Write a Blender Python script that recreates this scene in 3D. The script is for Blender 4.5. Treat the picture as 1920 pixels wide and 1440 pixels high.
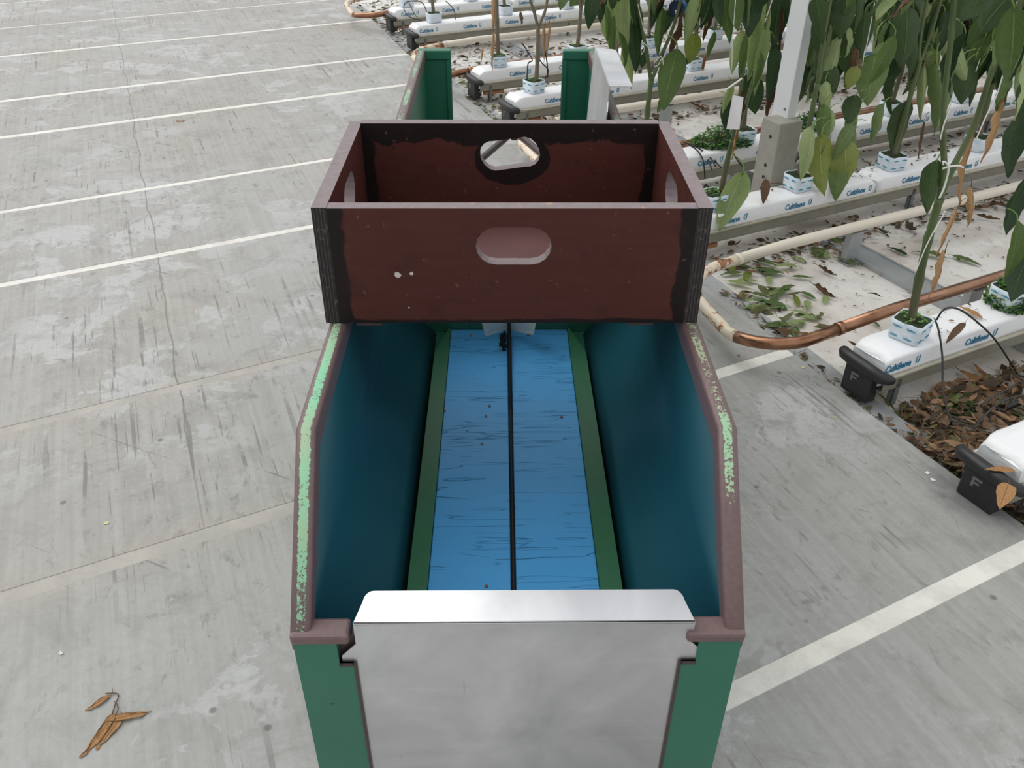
import bpy, bmesh, math, random
from mathutils import Vector, Matrix, noise as mnoise

for o in list(bpy.data.objects):
    bpy.data.objects.remove(o)
SC = bpy.context.scene
COL = SC.collection
PI = math.pi

# ------------------------------------------------------------------ camera
FPX, PITCH, ROLL, YAW, CAMH = 1610.5, 0.60209, 0.006458, 0.015561, 1.6
cp, sp, cy, sy = math.cos(PITCH), math.sin(PITCH), math.cos(YAW), math.sin(YAW)
FW = Vector((sy * cp, cy * cp, -sp))
U0 = Vector((sy * sp, cy * sp, cp))
X0 = Vector((cy, -sy, 0))
XR = X0 * math.cos(ROLL) + U0 * math.sin(ROLL)
UP = -X0 * math.sin(ROLL) + U0 * math.cos(ROLL)
EYE = Vector((0, 0, CAMH))
cd = bpy.data.cameras.new('camera')
cam = bpy.data.objects.new('camera', cd)
COL.objects.link(cam)
cam.matrix_world = Matrix(((XR.x, UP.x, -FW.x, 0), (XR.y, UP.y, -FW.y, 0), (XR.z, UP.z, -FW.z, CAMH), (0, 0, 0, 1)))
cd.sensor_fit = 'HORIZONTAL'
cd.sensor_width = 36
cd.lens = FPX * 36 / 1920
cd.clip_start = 0.02
SC.camera = cam
# ------------------------------------------------------------------ light
w = bpy.data.worlds.new('sky')
SC.world = w
w.use_nodes = True
bg = w.node_tree.nodes['Background']
bg.inputs[0].default_value = (0.97, 0.985, 1.0, 1)
bg.inputs[1].default_value = 0.90
sl = bpy.data.lights.new('sun', 'SUN')
sl.energy = 1.5
sl.angle = math.radians(55)
sl.color = (1.0, 0.98, 0.95)
so = bpy.data.objects.new('sun', sl)
COL.objects.link(so)
so.rotation_euler = Vector((-.48, .40, .80)).to_track_quat('Z', 'Y').to_euler()
vs = SC.view_settings
vs.view_transform = 'Standard'
vs.look = 'None'
vs.exposure = 0.0
vs.gamma = 1
vs.use_curve_mapping = False

# ------------------------------------------------------------------ frames
AZ = math.radians(63.503)
RD = Vector((math.sin(AZ), math.cos(AZ), 0))      # along the crop rows
ND = Vector((-RD.y, RD.x, 0))                     # across the rows, away from the camera
ROWROT = PI / 2 - AZ


def W(s, t, z=0.0):
    v = ND * s + RD * t
    return Vector((v.x, v.y, z))


def ray(x, y):
    return FW + XR * ((x - 960) / FPX) + UP * ((720 - y) / FPX)


def on_z(x, y, z):
    r = ray(x, y)
    return EYE + r * ((z - CAMH) / r.z)


def on_s(x, y, s):
    r = ray(x, y)
    return EYE + r * (s / r.dot(ND))


def on_y(x, y, Y):
    r = ray(x, y)
    return EYE + r * (Y / r.y)


def st(v):
    return v.dot(ND), v.dot(RD)


def depth(v):
    return (v - EYE).dot(FW)


# ------------------------------------------------------------------ objects
def setp(o, label=None, cat=None, group=None, kind=None):
    if label: o['label'] = label
    if cat: o['category'] = cat
    if group: o['group'] = group
    if kind: o['kind'] = kind
    return o


def thing(name, loc, label, cat, rot=0.0, group=None):
    o = bpy.data.objects.new(name, None)
    o.empty_display_size = 0.05
    o.location = loc
    o.rotation_euler = (0, 0, rot)
    COL.objects.link(o)
    return setp(o, label, cat, group)


def mesh_of(name, bm, mats, smooth=False):
    me = bpy.data.meshes.new(name)
    bmesh.ops.recalc_face_normals(bm, faces=bm.faces[:])
    bm.to_mesh(me)
    bm.free()
    for m in (mats if isinstance(mats, (list, tuple)) else [mats]):
        me.materials.append(m)
    if smooth:
        for p in me.polygons: p.use_smooth = True
    return me


def add(name, me, parent=None, mat=None):
    o = bpy.data.objects.new(name, me)
    COL.objects.link(o)
    if parent: o.parent = parent
    if mat is not None: o.matrix_basis = mat
    return o


def obj(name, bm, mats, parent=None, smooth=False, loc=None, rot=0.0):
    o = add(name, mesh_of(name, bm, mats, smooth), parent)
    if loc is not None: o.location = loc
    o.rotation_euler = (0, 0, rot)
    return o


def NB(): return bmesh.new()


def box(bm, x0, x1, y0, y1, z0, z1, bev=0.0, mi=0):
    r = bmesh.ops.create_cube(bm, size=1)
    for v in r['verts']:
        v.co = Vector(((x0 + x1) / 2 + v.co.x * (x1 - x0), (y0 + y1) / 2 + v.co.y * (y1 - y0), (z0 + z1) / 2 + v.co.z * (z1 - z0)))
    fs = list({f for v in r['verts'] for f in v.link_faces})
    for f in fs: f.material_index = mi
    if bev:
        es = list({e for v in r['verts'] for e in v.link_edges})
        bmesh.ops.bevel(bm, geom=es, offset=bev, segments=2, profile=0.5, affect='EDGES')
    return r['verts']


def prism(bm, poly, axis, a, b, mi=0):
    """extrude a 2-D polygon along an axis: 'x' -> poly is (y,z), 'y' -> (x,z), 'z' -> (x,y)"""
    def mk(p, h):
        return bm.verts.new({'x': (h, p[0], p[1]), 'y': (p[0], h, p[1]), 'z': (p[0], p[1], h)}[axis])
    A = [mk(p, a) for p in poly]
    B = [mk(p, b) for p in poly]
    n = len(poly)
    fs = [bm.faces.new(A), bm.faces.new(B[::-1])]
    for i in range(n):
        fs.append(bm.faces.new((A[i], A[(i + 1) % n], B[(i + 1) % n], B[i])))
    for f in fs: f.material_index = mi
    return fs


def tube(bm, pts, r, n=8, mi=0, cap=True):
    pts = [Vector(p) for p in pts]
    rs = r if isinstance(r, (list, tuple)) else [r] * len(pts)
    rings = []
    t0 = (pts[1] - pts[0]).normalized()
    ref = Vector((0, 0, 1)) if abs(t0.z) < 0.9 else Vector((1, 0, 0))
    a = t0.cross(ref).normalized()
    for i, p in enumerate(pts):
        t = (pts[min(i + 1, len(pts) - 1)] - pts[max(i - 1, 0)]).normalized()
        a = (a - t * a.dot(t)).normalized()
        b = t.cross(a)
        rings.append([bm.verts.new(p + (a * math.cos(2 * PI * k / n) + b * math.sin(2 * PI * k / n)) * rs[i]) for k in range(n)])
    for i in range(len(rings) - 1):
        for k in range(n):
            f = bm.faces.new((rings[i][k], rings[i][(k + 1) % n], rings[i + 1][(k + 1) % n], rings[i + 1][k]))
            f.material_index = mi
            f.smooth = True
    if cap:
        for q in (rings[0][::-1], rings[-1]):
            f = bm.faces.new(q)
            f.material_index = mi
    return rings


def spline(pts, k=6):
    pts = [Vector(p) for p in pts]
    out = []
    for i in range(len(pts) - 1):
        p0, p1, p2, p3 = pts[max(i - 1, 0)], pts[i], pts[i + 1], pts[min(i + 2, len(pts) - 1)]
        for j in range(k):
            u = j / k
            out.append(0.5 * ((2 * p1) + (p2 - p0) * u + (2 * p0 - 5 * p1 + 4 * p2 - p3) * u * u + (3 * p1 - p0 - 3 * p2 + p3) * u ** 3))
    out.append(pts[-1])
    return out


# ------------------------------------------------------------------ materials
class G:
    def __init__(s, name, rough=0.6, metal=0.0, spec=0.5):
        s.m = bpy.data.materials.new(name)
        s.m.use_nodes = True
        s.nt = s.m.node_tree
        s.b = s.nt.nodes['Principled BSDF']
        s.b.inputs['Roughness'].default_value = rough
        s.b.inputs['Metallic'].default_value = metal
        s.b.inputs['Specular IOR Level'].default_value = spec
        s.tc = s.nt.nodes.new('ShaderNodeTexCoord')

    def put(s, inp, v):
        if isinstance(v, bpy.types.NodeSocket): s.nt.links.new(v, inp)
        elif isinstance(v, (tuple, list)): inp.default_value = tuple(v) + (1,) if len(v) == 3 and inp.type == 'RGBA' else v
        else: inp.default_value = v

    def map(s, scale=(1, 1, 1), rot=(0, 0, 0), loc=(0, 0, 0), src='Object'):
        n = s.nt.nodes.new('ShaderNodeMapping')
        s.nt.links.new(s.tc.outputs[src], n.inputs[0])
        n.inputs['Scale'].default_value = scale
        n.inputs['Rotation'].default_value = rot
        n.inputs['Location'].default_value = loc
        return n.outputs[0]

    def noise(s, scale=5, detail=4, vec=None, rough=0.5, dist=0.0):
        n = s.nt.nodes.new('ShaderNodeTexNoise')
        s.nt.links.new(vec if vec is not None else s.tc.outputs['Object'], n.inputs['Vector'])
        n.inputs['Scale'].default_value = scale
        n.inputs['Detail'].default_value = detail
        n.inputs['Roughness'].default_value = rough
        n.inputs['Distortion'].default_value = dist
        return n.outputs[0]

    def vor(s, scale=5, vec=None, feat='F1'):
        n = s.nt.nodes.new('ShaderNodeTexVoronoi')
        n.feature = feat
        s.nt.links.new(vec if vec is not None else s.tc.outputs['Object'], n.inputs['Vector'])
        n.inputs['Scale'].default_value = scale
        return n.outputs[0]

    def rng(s, v, lo, hi, a=0.0, b=1.0):
        n = s.nt.nodes.new('ShaderNodeMapRange')
        s.put(n.inputs[0], v)
        for i, x in zip((1, 2, 3, 4), (lo, hi, a, b)): s.put(n.inputs[i], x)
        return n.outputs[0]

    def op(s, o, a, b=0.0, c=0.0):
        n = s.nt.nodes.new('ShaderNodeMath')
        n.operation = o
        s.put(n.inputs[0], a)
        s.put(n.inputs[1], b)
        s.put(n.inputs[2], c)
        return n.outputs[0]

    def mix(s, f, a, b, mode='MIX'):
        n = s.nt.nodes.new('ShaderNodeMix')
        n.data_type = 'RGBA'
        n.blend_type = mode
        s.put(n.inputs[0], f)
        s.put(n.inputs[6], a)
        s.put(n.inputs[7], b)
        return n.outputs[2]

    def xyz(s, vec=None, src='Object'):
        n = s.nt.nodes.new('ShaderNodeSeparateXYZ')
        s.nt.links.new(vec if vec is not None else s.tc.outputs[src], n.inputs[0])
        return n.outputs

    def col(s, c): s.put(s.b.inputs['Base Color'], c); return s

    def rough(s, v): s.put(s.b.inputs['Roughness'], v); return s

    def bump(s, h, dist=0.002, strength=0.6):
        n = s.nt.nodes.new('ShaderNodeBump')
        n.inputs['Distance'].default_value = dist
        n.inputs['Strength'].default_value = strength
        s.put(n.inputs['Height'], h)
        s.nt.links.new(n.outputs[0], s.b.inputs['Normal'])
        return s


def simple(name, c, rough=0.6, metal=0.0, var=0.15, scale=20, bump=0.0):
    g = G(name, rough, metal)
    n = g.noise(scale, 5)
    d = tuple(x * (1 - var) for x in c)
    l = tuple(min(1, x * (1 + var)) for x in c)
    g.col(g.mix(n, d, l))
    if bump: g.bump(n, bump)
    return g.m


_sp = on_z(1835, 942, 0)
SMUDGE = (_sp.dot(ND), _sp.dot(RD))


def concrete():
    g = G('concrete', 0.62)
    pd = math.radians(-22)
    al = g.map(rot=(0, 0, pd))                 # y runs along the path
    al2 = g.map(rot=(0, 0, pd - .75))

    def sc_(vec, scale, loc=(0, 0, 0)):
        n = g.nt.nodes.new('ShaderNodeMapping')
        g.nt.links.new(vec, n.inputs[0])
        n.inputs['Scale'].default_value = scale
        n.inputs['Location'].default_value = loc
        return n.outputs[0]
    px, py, _ = g.xyz()
    S = g.op('ADD', g.op('MULTIPLY', px, ND.x), g.op('MULTIPLY', py, ND.y))
    T = g.op('ADD', g.op('MULTIPLY', px, RD.x), g.op('MULTIPLY', py, RD.y))
    big = g.noise(0.9, 4, dist=0.6)
    med = g.noise(3.6, 7, rough=0.68, dist=0.3)
    c = g.mix(g.rng(big, .35, .65), (0.325, 0.32, 0.297), (0.39, 0.395, 0.385))
    c = g.mix(g.op('MULTIPLY', g.rng(px, -0.3, -1.3), g.rng(g.noise(1.3, 3), .35, .7, 0.1, 0.8)), c, (0.36, 0.325, 0.28))
    sweep = g.noise(1.0, 3, vec=sc_(al, (46, .7, 1)), rough=.6)
    c = g.mix(g.rng(sweep, .38, .66, 0, .35), c, (0.50, 0.50, 0.485))
    c = g.mix(g.op('MULTIPLY', g.rng(med, .515, .545, 0, .8), g.rng(g.noise(1.0, 2), .44, .56)), c, (0.52, 0.525, 0.525))
    for s0, wd_ in ((1.81, .10), (2.54, .08)):
        m = g.op('MULTIPLY', g.rng(g.op('ABSOLUTE', g.op('SUBTRACT', S, s0)), wd_, .01), g.rng(T, 1.2, .7))
        c = g.mix(g.op('MULTIPLY', m, g.rng(g.noise(5, 4), .35, .65, .1, .8)), c, (0.42, 0.375, 0.32))
    dk = g.noise(6, 7, rough=0.7, dist=.8)
    c = g.mix(g.rng(dk, .50, .78, 0, 0.75), c, (0.20, 0.195, 0.18))
    d2 = g.noise(1, 6, rough=.72, dist=.4, vec=sc_(al, (22, 11, 1)))
    c = g.mix(g.op('MULTIPLY', g.rng(d2, .56, .66, 0, .7), g.rng(g.noise(1.6, 3), .38, .55)), c, (0.17, 0.165, 0.155))
    # long scrapes along the path, others askew
    patch = g.rng(g.noise(1.3, 3), .42, .56)
    brk = g.rng(g.noise(14, 3), .36, .52)
    for vec, sx_, sy_, loc, lo in ((al, 42, 1.5, (0, 0, 0), .64), (al, 75, 3.2, (3, 7, 0), .66), (al2, 60, 2.4, (3, 5, 0), .69)):
        k = g.noise(1.0, 2, vec=sc_(vec, (sx_, sy_, 1), loc), rough=.5)
        c = g.mix(g.op('MULTIPLY', g.op('MULTIPLY', g.rng(k, lo, lo + .02, 0, .75), patch), brk), c, (0.14, 0.135, 0.125))
    # one hairline crack along the path
    q = g.xyz(vec=al)
    wob = g.op('MULTIPLY', g.op('SUBTRACT', g.noise(3, 3), .5), .05)
    crk = g.rng(g.op('ABSOLUTE', g.op('ADD', g.op('SUBTRACT', q[0], CRACK), wob)), .0035, .0015)
    c = g.mix(g.op('MULTIPLY', g.op('MULTIPLY', crk, .75), g.rng(S, 1.6, 2.2)), c, (0.13, 0.125, 0.12))
    fine = g.noise(60, 5, rough=0.7)
    c = g.mix(g.rng(fine, .25, .75, 0, .38), c, (0.24, 0.235, 0.225))
    sp_ = g.vor(7)
    c = g.mix(g.rng(sp_, .075, .04, 0, .7), c, (0.10, 0.095, 0.085))
    # dark smudge beside the path edge
    e1 = g.op('MULTIPLY', g.op('SUBTRACT', S, SMUDGE[0]), 6.0)
    e2 = g.op('MULTIPLY', g.op('SUBTRACT', T, SMUDGE[1]), 11.0)
    rr_ = g.op('SQRT', g.op('ADD', g.op('MULTIPLY', e1, e1), g.op('MULTIPLY', e2, e2)))
    c = g.mix(g.rng(g.op('ADD', rr_, g.op('MULTIPLY', g.op('SUBTRACT', dk, .5), 2.2)), 1.1, .4, 0, .7), c, (0.15, 0.15, 0.155))
    g.col(c).rough(g.rng(med, .3, .7, .5, .72)).bump(g.op('ADD', fine, g.op('MULTIPLY', med, 2)), 0.0012, .35)
    return g.m


_cr = Matrix.Rotation(math.radians(-22), 3, 'Z') @ on_z(285, 430, 0)
CRACK = _cr.x


def joint(name, white):
    g = G(name, 0.7)
    n = g.noise(9, 6, rough=.7)
    if white: c = g.mix(g.rng(n, .42, .72), (0.78, 0.76, 0.70), (0.58, 0.56, 0.52))
    else: c = g.mix(g.rng(n, .38, .6), (0.46, 0.43, 0.385), (0.375, 0.36, 0.33))
    g.col(c).bump(n, .003)
    return g.m


def sheet_mat():
    g = G('white_ground_sheet', 0.55)
    n = g.noise(2.2, 6, rough=.62, dist=.5)
    f = g.noise(26, 6, rough=.7)
    c = g.mix(g.rng(n, .42, .7, 0, .75), (0.72, 0.70, 0.67), (0.40, 0.33, 0.27))
    c = g.mix(g.rng(f, .56, .75, 0, .7), c, (0.22, 0.17, 0.12))
    g.col(c).bump(g.op('ADD', g.noise(9, 3), g.op('MULTIPLY', f, .25)), .008, .5)
    return g.m


def wrap_mat():
    g = G('white_film', 0.32)
    cr = g.noise(14, 4, vec=g.map((1, 1, 1.6)), dist=1.5)
    d = g.noise(30, 5, rough=.75)
    g.col(g.mix(g.rng(d, .64, .78, 0, .6), (0.86, 0.865, 0.88), (0.30, 0.25, 0.20)))
    g.bump(cr, .004, .5)
    return g.m


def cube_mat():
    g = G('pale_blue_film', 0.35)
    z = g.xyz()[2]
    band = g.op('MULTIPLY', g.rng(g.noise(24, 3, vec=g.map((1, 1, 2.6))), .47, .55), 1.0)
    c = g.mix(band, (0.76, 0.82, 0.88), (0.64, 0.75, 0.86))
    g.col(c).bump(g.noise(30, 3), .002)
    return g.m


def rim_mat(name, amount, dirty):
    g = G(name, 0.42)
    uv = g.xyz(src='UV')
    u, v = uv[0], uv[1]
    fl = g.noise(210, 4, rough=.75)
    reg = g.noise(7, 3)
    cen = g.rng(g.op('ABSOLUTE', g.op('SUBTRACT', u, .52)), .30, .17)
    lim = g.op('ADD', g.op('MULTIPLY', g.op('SUBTRACT', reg, .5), .55), amount)
    if dirty is not None: lim = g.op('SUBTRACT', lim, g.rng(v, dirty[0], dirty[1], 0, dirty[2]))
    lim = g.op('SUBTRACT', lim, g.rng(v, .55, .2, 0, .10))
    lim = g.op('SUBTRACT', lim, g.op('MULTIPLY', g.op('SUBTRACT', 1, cen), .42))
    mask = g.rng(g.op('SUBTRACT', lim, fl), -.01, .015)
    base = g.mix(g.noise(140, 3), (0.125, 0.075, 0.075), (0.185, 0.125, 0.122))
    grn = g.mix(g.rng(g.noise(6, 2), .35, .65), (0.25, 0.58, 0.36), (0.40, 0.47, 0.30))
    g.col(g.mix(mask, base, grn)).rough(g.mix(mask, (.4, .4, .4), (.7, .7, .7)))
    g.bump(g.op('ADD', g.op('MULTIPLY', g.noise(420, 2), .5), g.op('MULTIPLY', mask, .8)), .0008, .6)
    return g.m


def green_paint():
    g = G('green_paint', 0.38)
    n = g.noise(6, 4)
    c = g.mix(n, (0.022, 0.135, 0.085), (0.032, 0.175, 0.11))
    ch = g.noise(38, 5, rough=.7, vec=g.map((1, 1, .6)))
    c = g.mix(g.rng(ch, .665, .685), c, (0.02, 0.015, 0.012))
    g.col(c).bump(g.noise(200, 2), .0006, .4)
    return g.m


def liner_belt_bounce():
    g = G('green_paint_belt_bounce', 0.36)
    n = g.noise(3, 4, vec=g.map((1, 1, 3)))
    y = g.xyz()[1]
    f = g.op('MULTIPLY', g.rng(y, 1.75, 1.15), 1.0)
    c = g.mix(f, (0.016, 0.125, 0.09), (0.014, 0.10, 0.135))  # green wall paint with the belt's blue bounce light put into the colour
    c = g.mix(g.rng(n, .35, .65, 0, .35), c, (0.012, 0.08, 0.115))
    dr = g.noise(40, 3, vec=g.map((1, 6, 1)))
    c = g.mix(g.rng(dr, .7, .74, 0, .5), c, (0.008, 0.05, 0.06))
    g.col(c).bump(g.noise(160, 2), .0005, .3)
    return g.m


def belt_mat():
    g = G('blue_belt', 0.45)
    ln = g.noise(1.0, 3, vec=g.map((3.2, 34, 1)), rough=.4, dist=.12)
    ln2 = g.noise(1.0, 2, vec=g.map((5, 60, 1), loc=(4, 2, 0)), rough=.35, dist=.1)
    k1 = g.rng(g.op('ABSOLUTE', g.op('SUBTRACT', ln, .55)), 0.0, .007, 1, 0)
    k2 = g.rng(g.op('ABSOLUTE', g.op('SUBTRACT', ln2, .60)), 0.0, .006, .8, 0)
    k = g.op('MULTIPLY', g.op('MAXIMUM', k1, k2), g.rng(g.noise(11, 2), .42, .52))
    c = g.mix(g.noise(5, 3), (0.065, 0.36, 0.74), (0.095, 0.42, 0.80))
    c = g.mix(g.op('MULTIPLY', k, .16), c, (0.02, 0.14, 0.36))
    g.col(c).bump(g.op('MULTIPLY', k, -1), .003, .9)
    return g.m


def alu_mat():
    g = G('brushed_aluminium', 0.36, 1.0)
    n = g.noise(5, 5, rough=.6, dist=.6)
    sc = g.noise(1.0, 3, vec=g.map((4, 4, 60)))
    s2 = g.noise(1.0, 2, vec=g.map((70, 8, 9), (0, .5, 0)))
    c = g.mix(g.rng(n, .32, .68), (0.60, 0.61, 0.63), (0.84, 0.85, 0.87))
    c = g.mix(g.rng(sc, .62, .72, 0, .25), c, (0.9, 0.9, 0.9))
    c = g.mix(g.rng(s2, .73, .76, 0, .3), c, (0.38, 0.38, 0.38))
    g.col(c).rough(g.rng(n, .3, .7, .30, .40)).bump(g.noise(3, 2), .004, .2)
    return g.m


def ply_face(name, hx, kind):
    """film faced plywood: red brown film, almost black paint brushed round the edges (board coordinates)"""
    g = G(name, 0.52, 0, .22)
    x, y, z = g.xyz()
    nz = g.op('ADD', g.op('MULTIPLY', g.noise(9, 5, rough=.65, vec=g.map((1, 1, 1.4))), .8), g.op('MULTIPLY', g.noise(60, 5, rough=.7, vec=g.map((1, 1, .22) if True else (1, 1, 1))), .2))
    nn = g.op('SUBTRACT', nz, .5)
    ax = g.op('ABSOLUTE', x if hx[0] == 'x' else y)
    H = hx[1]
    e = g.op('ADD', g.op('SUBTRACT', ax, H - .022), g.op('MULTIPLY', nn, .045))
    mask = g.rng(e, -.002, .002)
    b = g.op('ADD', g.op('SUBTRACT', .007, z), g.op('MULTIPLY', nn, .02))
    mask = g.op('MAXIMUM', mask, g.rng(b, -.001, .002))
    if kind == 'back':
        tp = g.op('ADD', g.op('SUBTRACT', z, .165), g.op('MULTIPLY', nn, .085))
        mask = g.op('MAXIMUM', mask, g.rng(tp, -.001, .002))
        dx = g.op('MULTIPLY', g.op('SUBTRACT', x, .004), .72)
        dz = g.op('SUBTRACT', z, .135)
        r = g.op('SQRT', g.op('ADD', g.op('MULTIPLY', dx, dx), g.op('MULTIPLY', dz, dz)))
        mask = g.op('MAXIMUM', mask, g.rng(g.op('ADD', g.op('SUBTRACT', r, .053), g.op('MULTIPLY', nn, .03)), .001, -.001))
        mask = g.op('MAXIMUM', mask, g.rng(g.noise(16, 4), .70, .71))
    grain = g.noise(1.0, 4, vec=g.map((9, 9, 70) if hx[0] == 'x' else (9, 9, 70)), rough=.6)
    c = g.mix(g.noise(4, 3), (0.064, 0.019, 0.015), (0.098, 0.030, 0.023))
    c = g.mix(g.rng(grain, .45, .75, 0, .3), c, (0.10, 0.042, 0.035))
    c = g.mix(g.rng(g.vor(28), .055, .03, 0, .8), c, (0.012, 0.006, 0.006))
    c = g.mix(mask, c, (0.014, 0.009, 0.009))
    c = g.mix(g.rng(g.noise(75, 3), .70, .73, 0, .6), c, (0.17, 0.09, 0.07))
    c = g.mix(g.rng(g.noise(22, 5, rough=.7), .55, .75, 0, .5), c, (0.03, 0.012, 0.011))
    if kind == 'front':
        # two chips of missing film
        for (cx, cz, rr) in ((-.178, .087, .0052), (-.157, .089, .003), (-.166, .029, .003)):
            dx = g.op('SUBTRACT', x, cx)
            dz = g.op('SUBTRACT', z, cz)
            r = g.op('SQRT', g.op('ADD', g.op('MULTIPLY', dx, dx), g.op('MULTIPLY', dz, dz)))
            r = g.op('ADD', r, g.op('MULTIPLY', g.op('SUBTRACT', g.noise(120, 2), .5), .008))
            c = g.mix(g.rng(r, rr, rr - .0012), c, (0.62, 0.56, 0.52))
    g.col(c).rough(g.rng(nz, .3, .7, .42, .6)).bump(grain, .0008, .4)
    return g.m


def ply_edge():
    g = G('worn_plywood_edge', 0.65)
    n = g.noise(1.0, 4, vec=g.map((60, 60, 60)), rough=.65)
    c = g.mix(n, (0.16, 0.125, 0.13), (0.29, 0.235, 0.24))
    c = g.mix(g.rng(g.noise(45, 4), .66, .70, 0, .8), c, (0.40, 0.27, 0.19))
    g.col(c).bump(n, .0015, .6)
    return g.m


def ply_lam():
    g = G('plywood_end_plies', 0.6)
    wv = g.nt.nodes.new('ShaderNodeTexWave')
    g.nt.links.new(g.map((1, 1, 1)), wv.inputs[0])
    wv.bands_direction = 'X'
    wv.inputs['Scale'].default_value = 62
    wv.inputs['Distortion'].default_value = .25
    c = g.mix(g.rng(wv.outputs[1], .75, 1, 0, .6), (0.016, 0.012, 0.012), (0.095, 0.075, 0.07))
    c = g.mix(g.rng(g.noise(80, 3), .62, .68, 0, .5), c, (0.12, 0.10, 0.09))
    g.col(c).bump(wv.outputs[1], .002, .7)
    return g.m


def leaf_mat(name, top, under, vein, dry=False):
    g = G(name, 0.42 if not dry else .7)
    u, v, _ = g.xyz(src='UV')
    au = g.op('ABSOLUTE', g.op('SUBTRACT', u, .5))
    mid = g.rng(au, .035, .012)
    lat = g.op('FRACT', g.op('SUBTRACT', g.op('MULTIPLY', v, 7.5), g.op('MULTIPLY', au, 6.0)))
    lat = g.rng(g.op('ABSOLUTE', g.op('SUBTRACT', lat, .5)), .09, .03)
    vn = g.op('MAXIMUM', mid, g.op('MULTIPLY', lat, .6))
    geo = g.nt.nodes.new('ShaderNodeNewGeometry')
    n = g.noise(14, 4)
    t2 = tuple(x * .7 for x in top)
    ct = g.mix(n, t2, top)
    ct = g.mix(g.op('MULTIPLY', vn, .45), ct, vein)
    cu = g.mix(n, tuple(x * .8 for x in under), under)
    cu = g.mix(g.op('MULTIPLY', vn, .7), cu, vein)
    c = g.mix(geo.outputs['Backfacing'], ct, cu)
    g.col(c)
    g.bump(g.op('ADD', g.op('MULTIPLY', vn, -1.2), g.op('MULTIPLY', n, .8)), .004, .7)
    tr = g.nt.nodes.new('ShaderNodeBsdfTranslucent')
    g.put(tr.inputs[0], c)
    mx = g.nt.nodes.new('ShaderNodeMixShader')
    mx.inputs[0].default_value = .32 if not dry else .12
    g.nt.links.new(g.b.outputs[0], mx.inputs[1])
    g.nt.links.new(tr.outputs[0], mx.inputs[2])
    g.nt.links.new(mx.outputs[0], g.nt.nodes['Material Output'].inputs[0])
    return g.m


M = {}
M['concrete'] = concrete()
M['joint'] = joint('white_joint_filler', True)
M['joint_dirty'] = joint('dirty_joint_filler', False)
M['soil'] = simple('dark_soil', (0.09, 0.07, 0.05), .9, 0, .5, 12, .01)
M['sheet'] = sheet_mat()
M['film'] = wrap_mat()
M['cube'] = cube_mat()
M['moss'] = simple('dark_moss', (0.022, 0.042, 0.012), .9, 0, .7, 130, .006)
M['sprout'] = simple('sprout_leaf', (0.13, 0.30, 0.05), .5, 0, .3, 60)
M['weed'] = simple('weed_leaf', (0.055, 0.15, 0.025), .55, 0, .5, 30)
M['gutter'] = simple('gutter_steel', (0.27, 0.26, 0.21), .5, .2, .25, 14)
M['lip'] = simple('gutter_lip_steel', (0.50, 0.47, 0.38), .45, .25, .25, 25)
M['galv'] = simple('galvanised_steel', (0.40, 0.42, 0.43), .45, .55, .22, 16)
M['galv_flat'] = simple('weathered_steel_strip', (0.34, 0.35, 0.35), .7, 0, .3, 14)
M['galv_dark'] = simple('dull_galvanised_steel', (0.20, 0.21, 0.215), .5, .3, .25, 16)
M['black_plastic'] = simple('black_plastic', (0.018, 0.018, 0.019), .45, 0, .35, 30, .001)
M['emblem_grey'] = simple('grey_moulded_mark', (0.16, 0.16, 0.16), .6)
M['rust'] = simple('rusty_wood', (0.30, 0.14, 0.065), .8, 0, .4, 40)
M['text'] = simple('teal_print', (0.018, 0.19, 0.34), .5, 0, .1)
M['text_light'] = simple('light_teal_print', (0.06, 0.34, 0.44), .5, 0, .1)
M['drip'] = simple('black_tube', (0.012, 0.012, 0.013), .4)
M['post'] = simple('white_powder_coat', (0.80, 0.82, 0.83), .4, 0, .04, 5)
M['post_concrete'] = simple('post_concrete', (0.36, 0.345, 0.30), .8, 0, .2, 18, .002)
M['hole_dark'] = simple('bolt_hole_dark', (0.04, 0.037, 0.03), .9)
M['twine'] = simple('white_twine', (0.78, 0.77, 0.72), .7, 0, .05)
M['paper'] = simple('white_paper', (0.83, 0.80, 0.83), .6, 0, .06, 40, .002)
M['blue'] = simple('blue_plastic', (0.03, 0.12, 0.33), .35, 0, .15)
M['navy'] = simple('navy_plastic', (0.008, 0.02, 0.06), .35, 0, .15)
M['stem'] = None
M['green'] = green_paint()
M['liner'] = liner_belt_bounce()
M['belt'] = belt_mat()
M['strip_green'] = simple('green_strip_paint', (0.035, 0.155, 0.075), .45, 0, .15, 40, .0005)
M['alu'] = alu_mat()
M['rim_l'] = rim_mat('maroon_rim_with_green_wear', .60, (0.86, 1.0, .13))
M['rim_r'] = rim_mat('maroon_rim_with_faded_wear', .53, (0.80, .90, .3))
M['rim_plain'] = rim_mat('maroon_rim', .05, None)
M['maroon'] = simple('maroon_paint', (0.06, 0.04, 0.038), .45, 0, .3, 60)
M['rubber'] = simple('black_rubber', (0.012, 0.012, 0.012), .7)
M['edge'] = ply_edge()
M['lam'] = ply_lam()
M['ply_bottom'] = simple('worn_film_board', (0.14, 0.065, 0.062), .5, 0, .2, 14)
M['crumb'] = simple('tan_crumb', (0.32, 0.13, 0.06), .8, 0, .3)
gs = G('clear_plastic', .22)
gs.b.inputs['Base Color'].default_value = (.86, .90, .86, 1)
gs.b.inputs['Transmission Weight'].default_value = .55
gs.b.inputs['IOR'].default_value = 1.2
M['clear'] = gs.m

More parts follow.
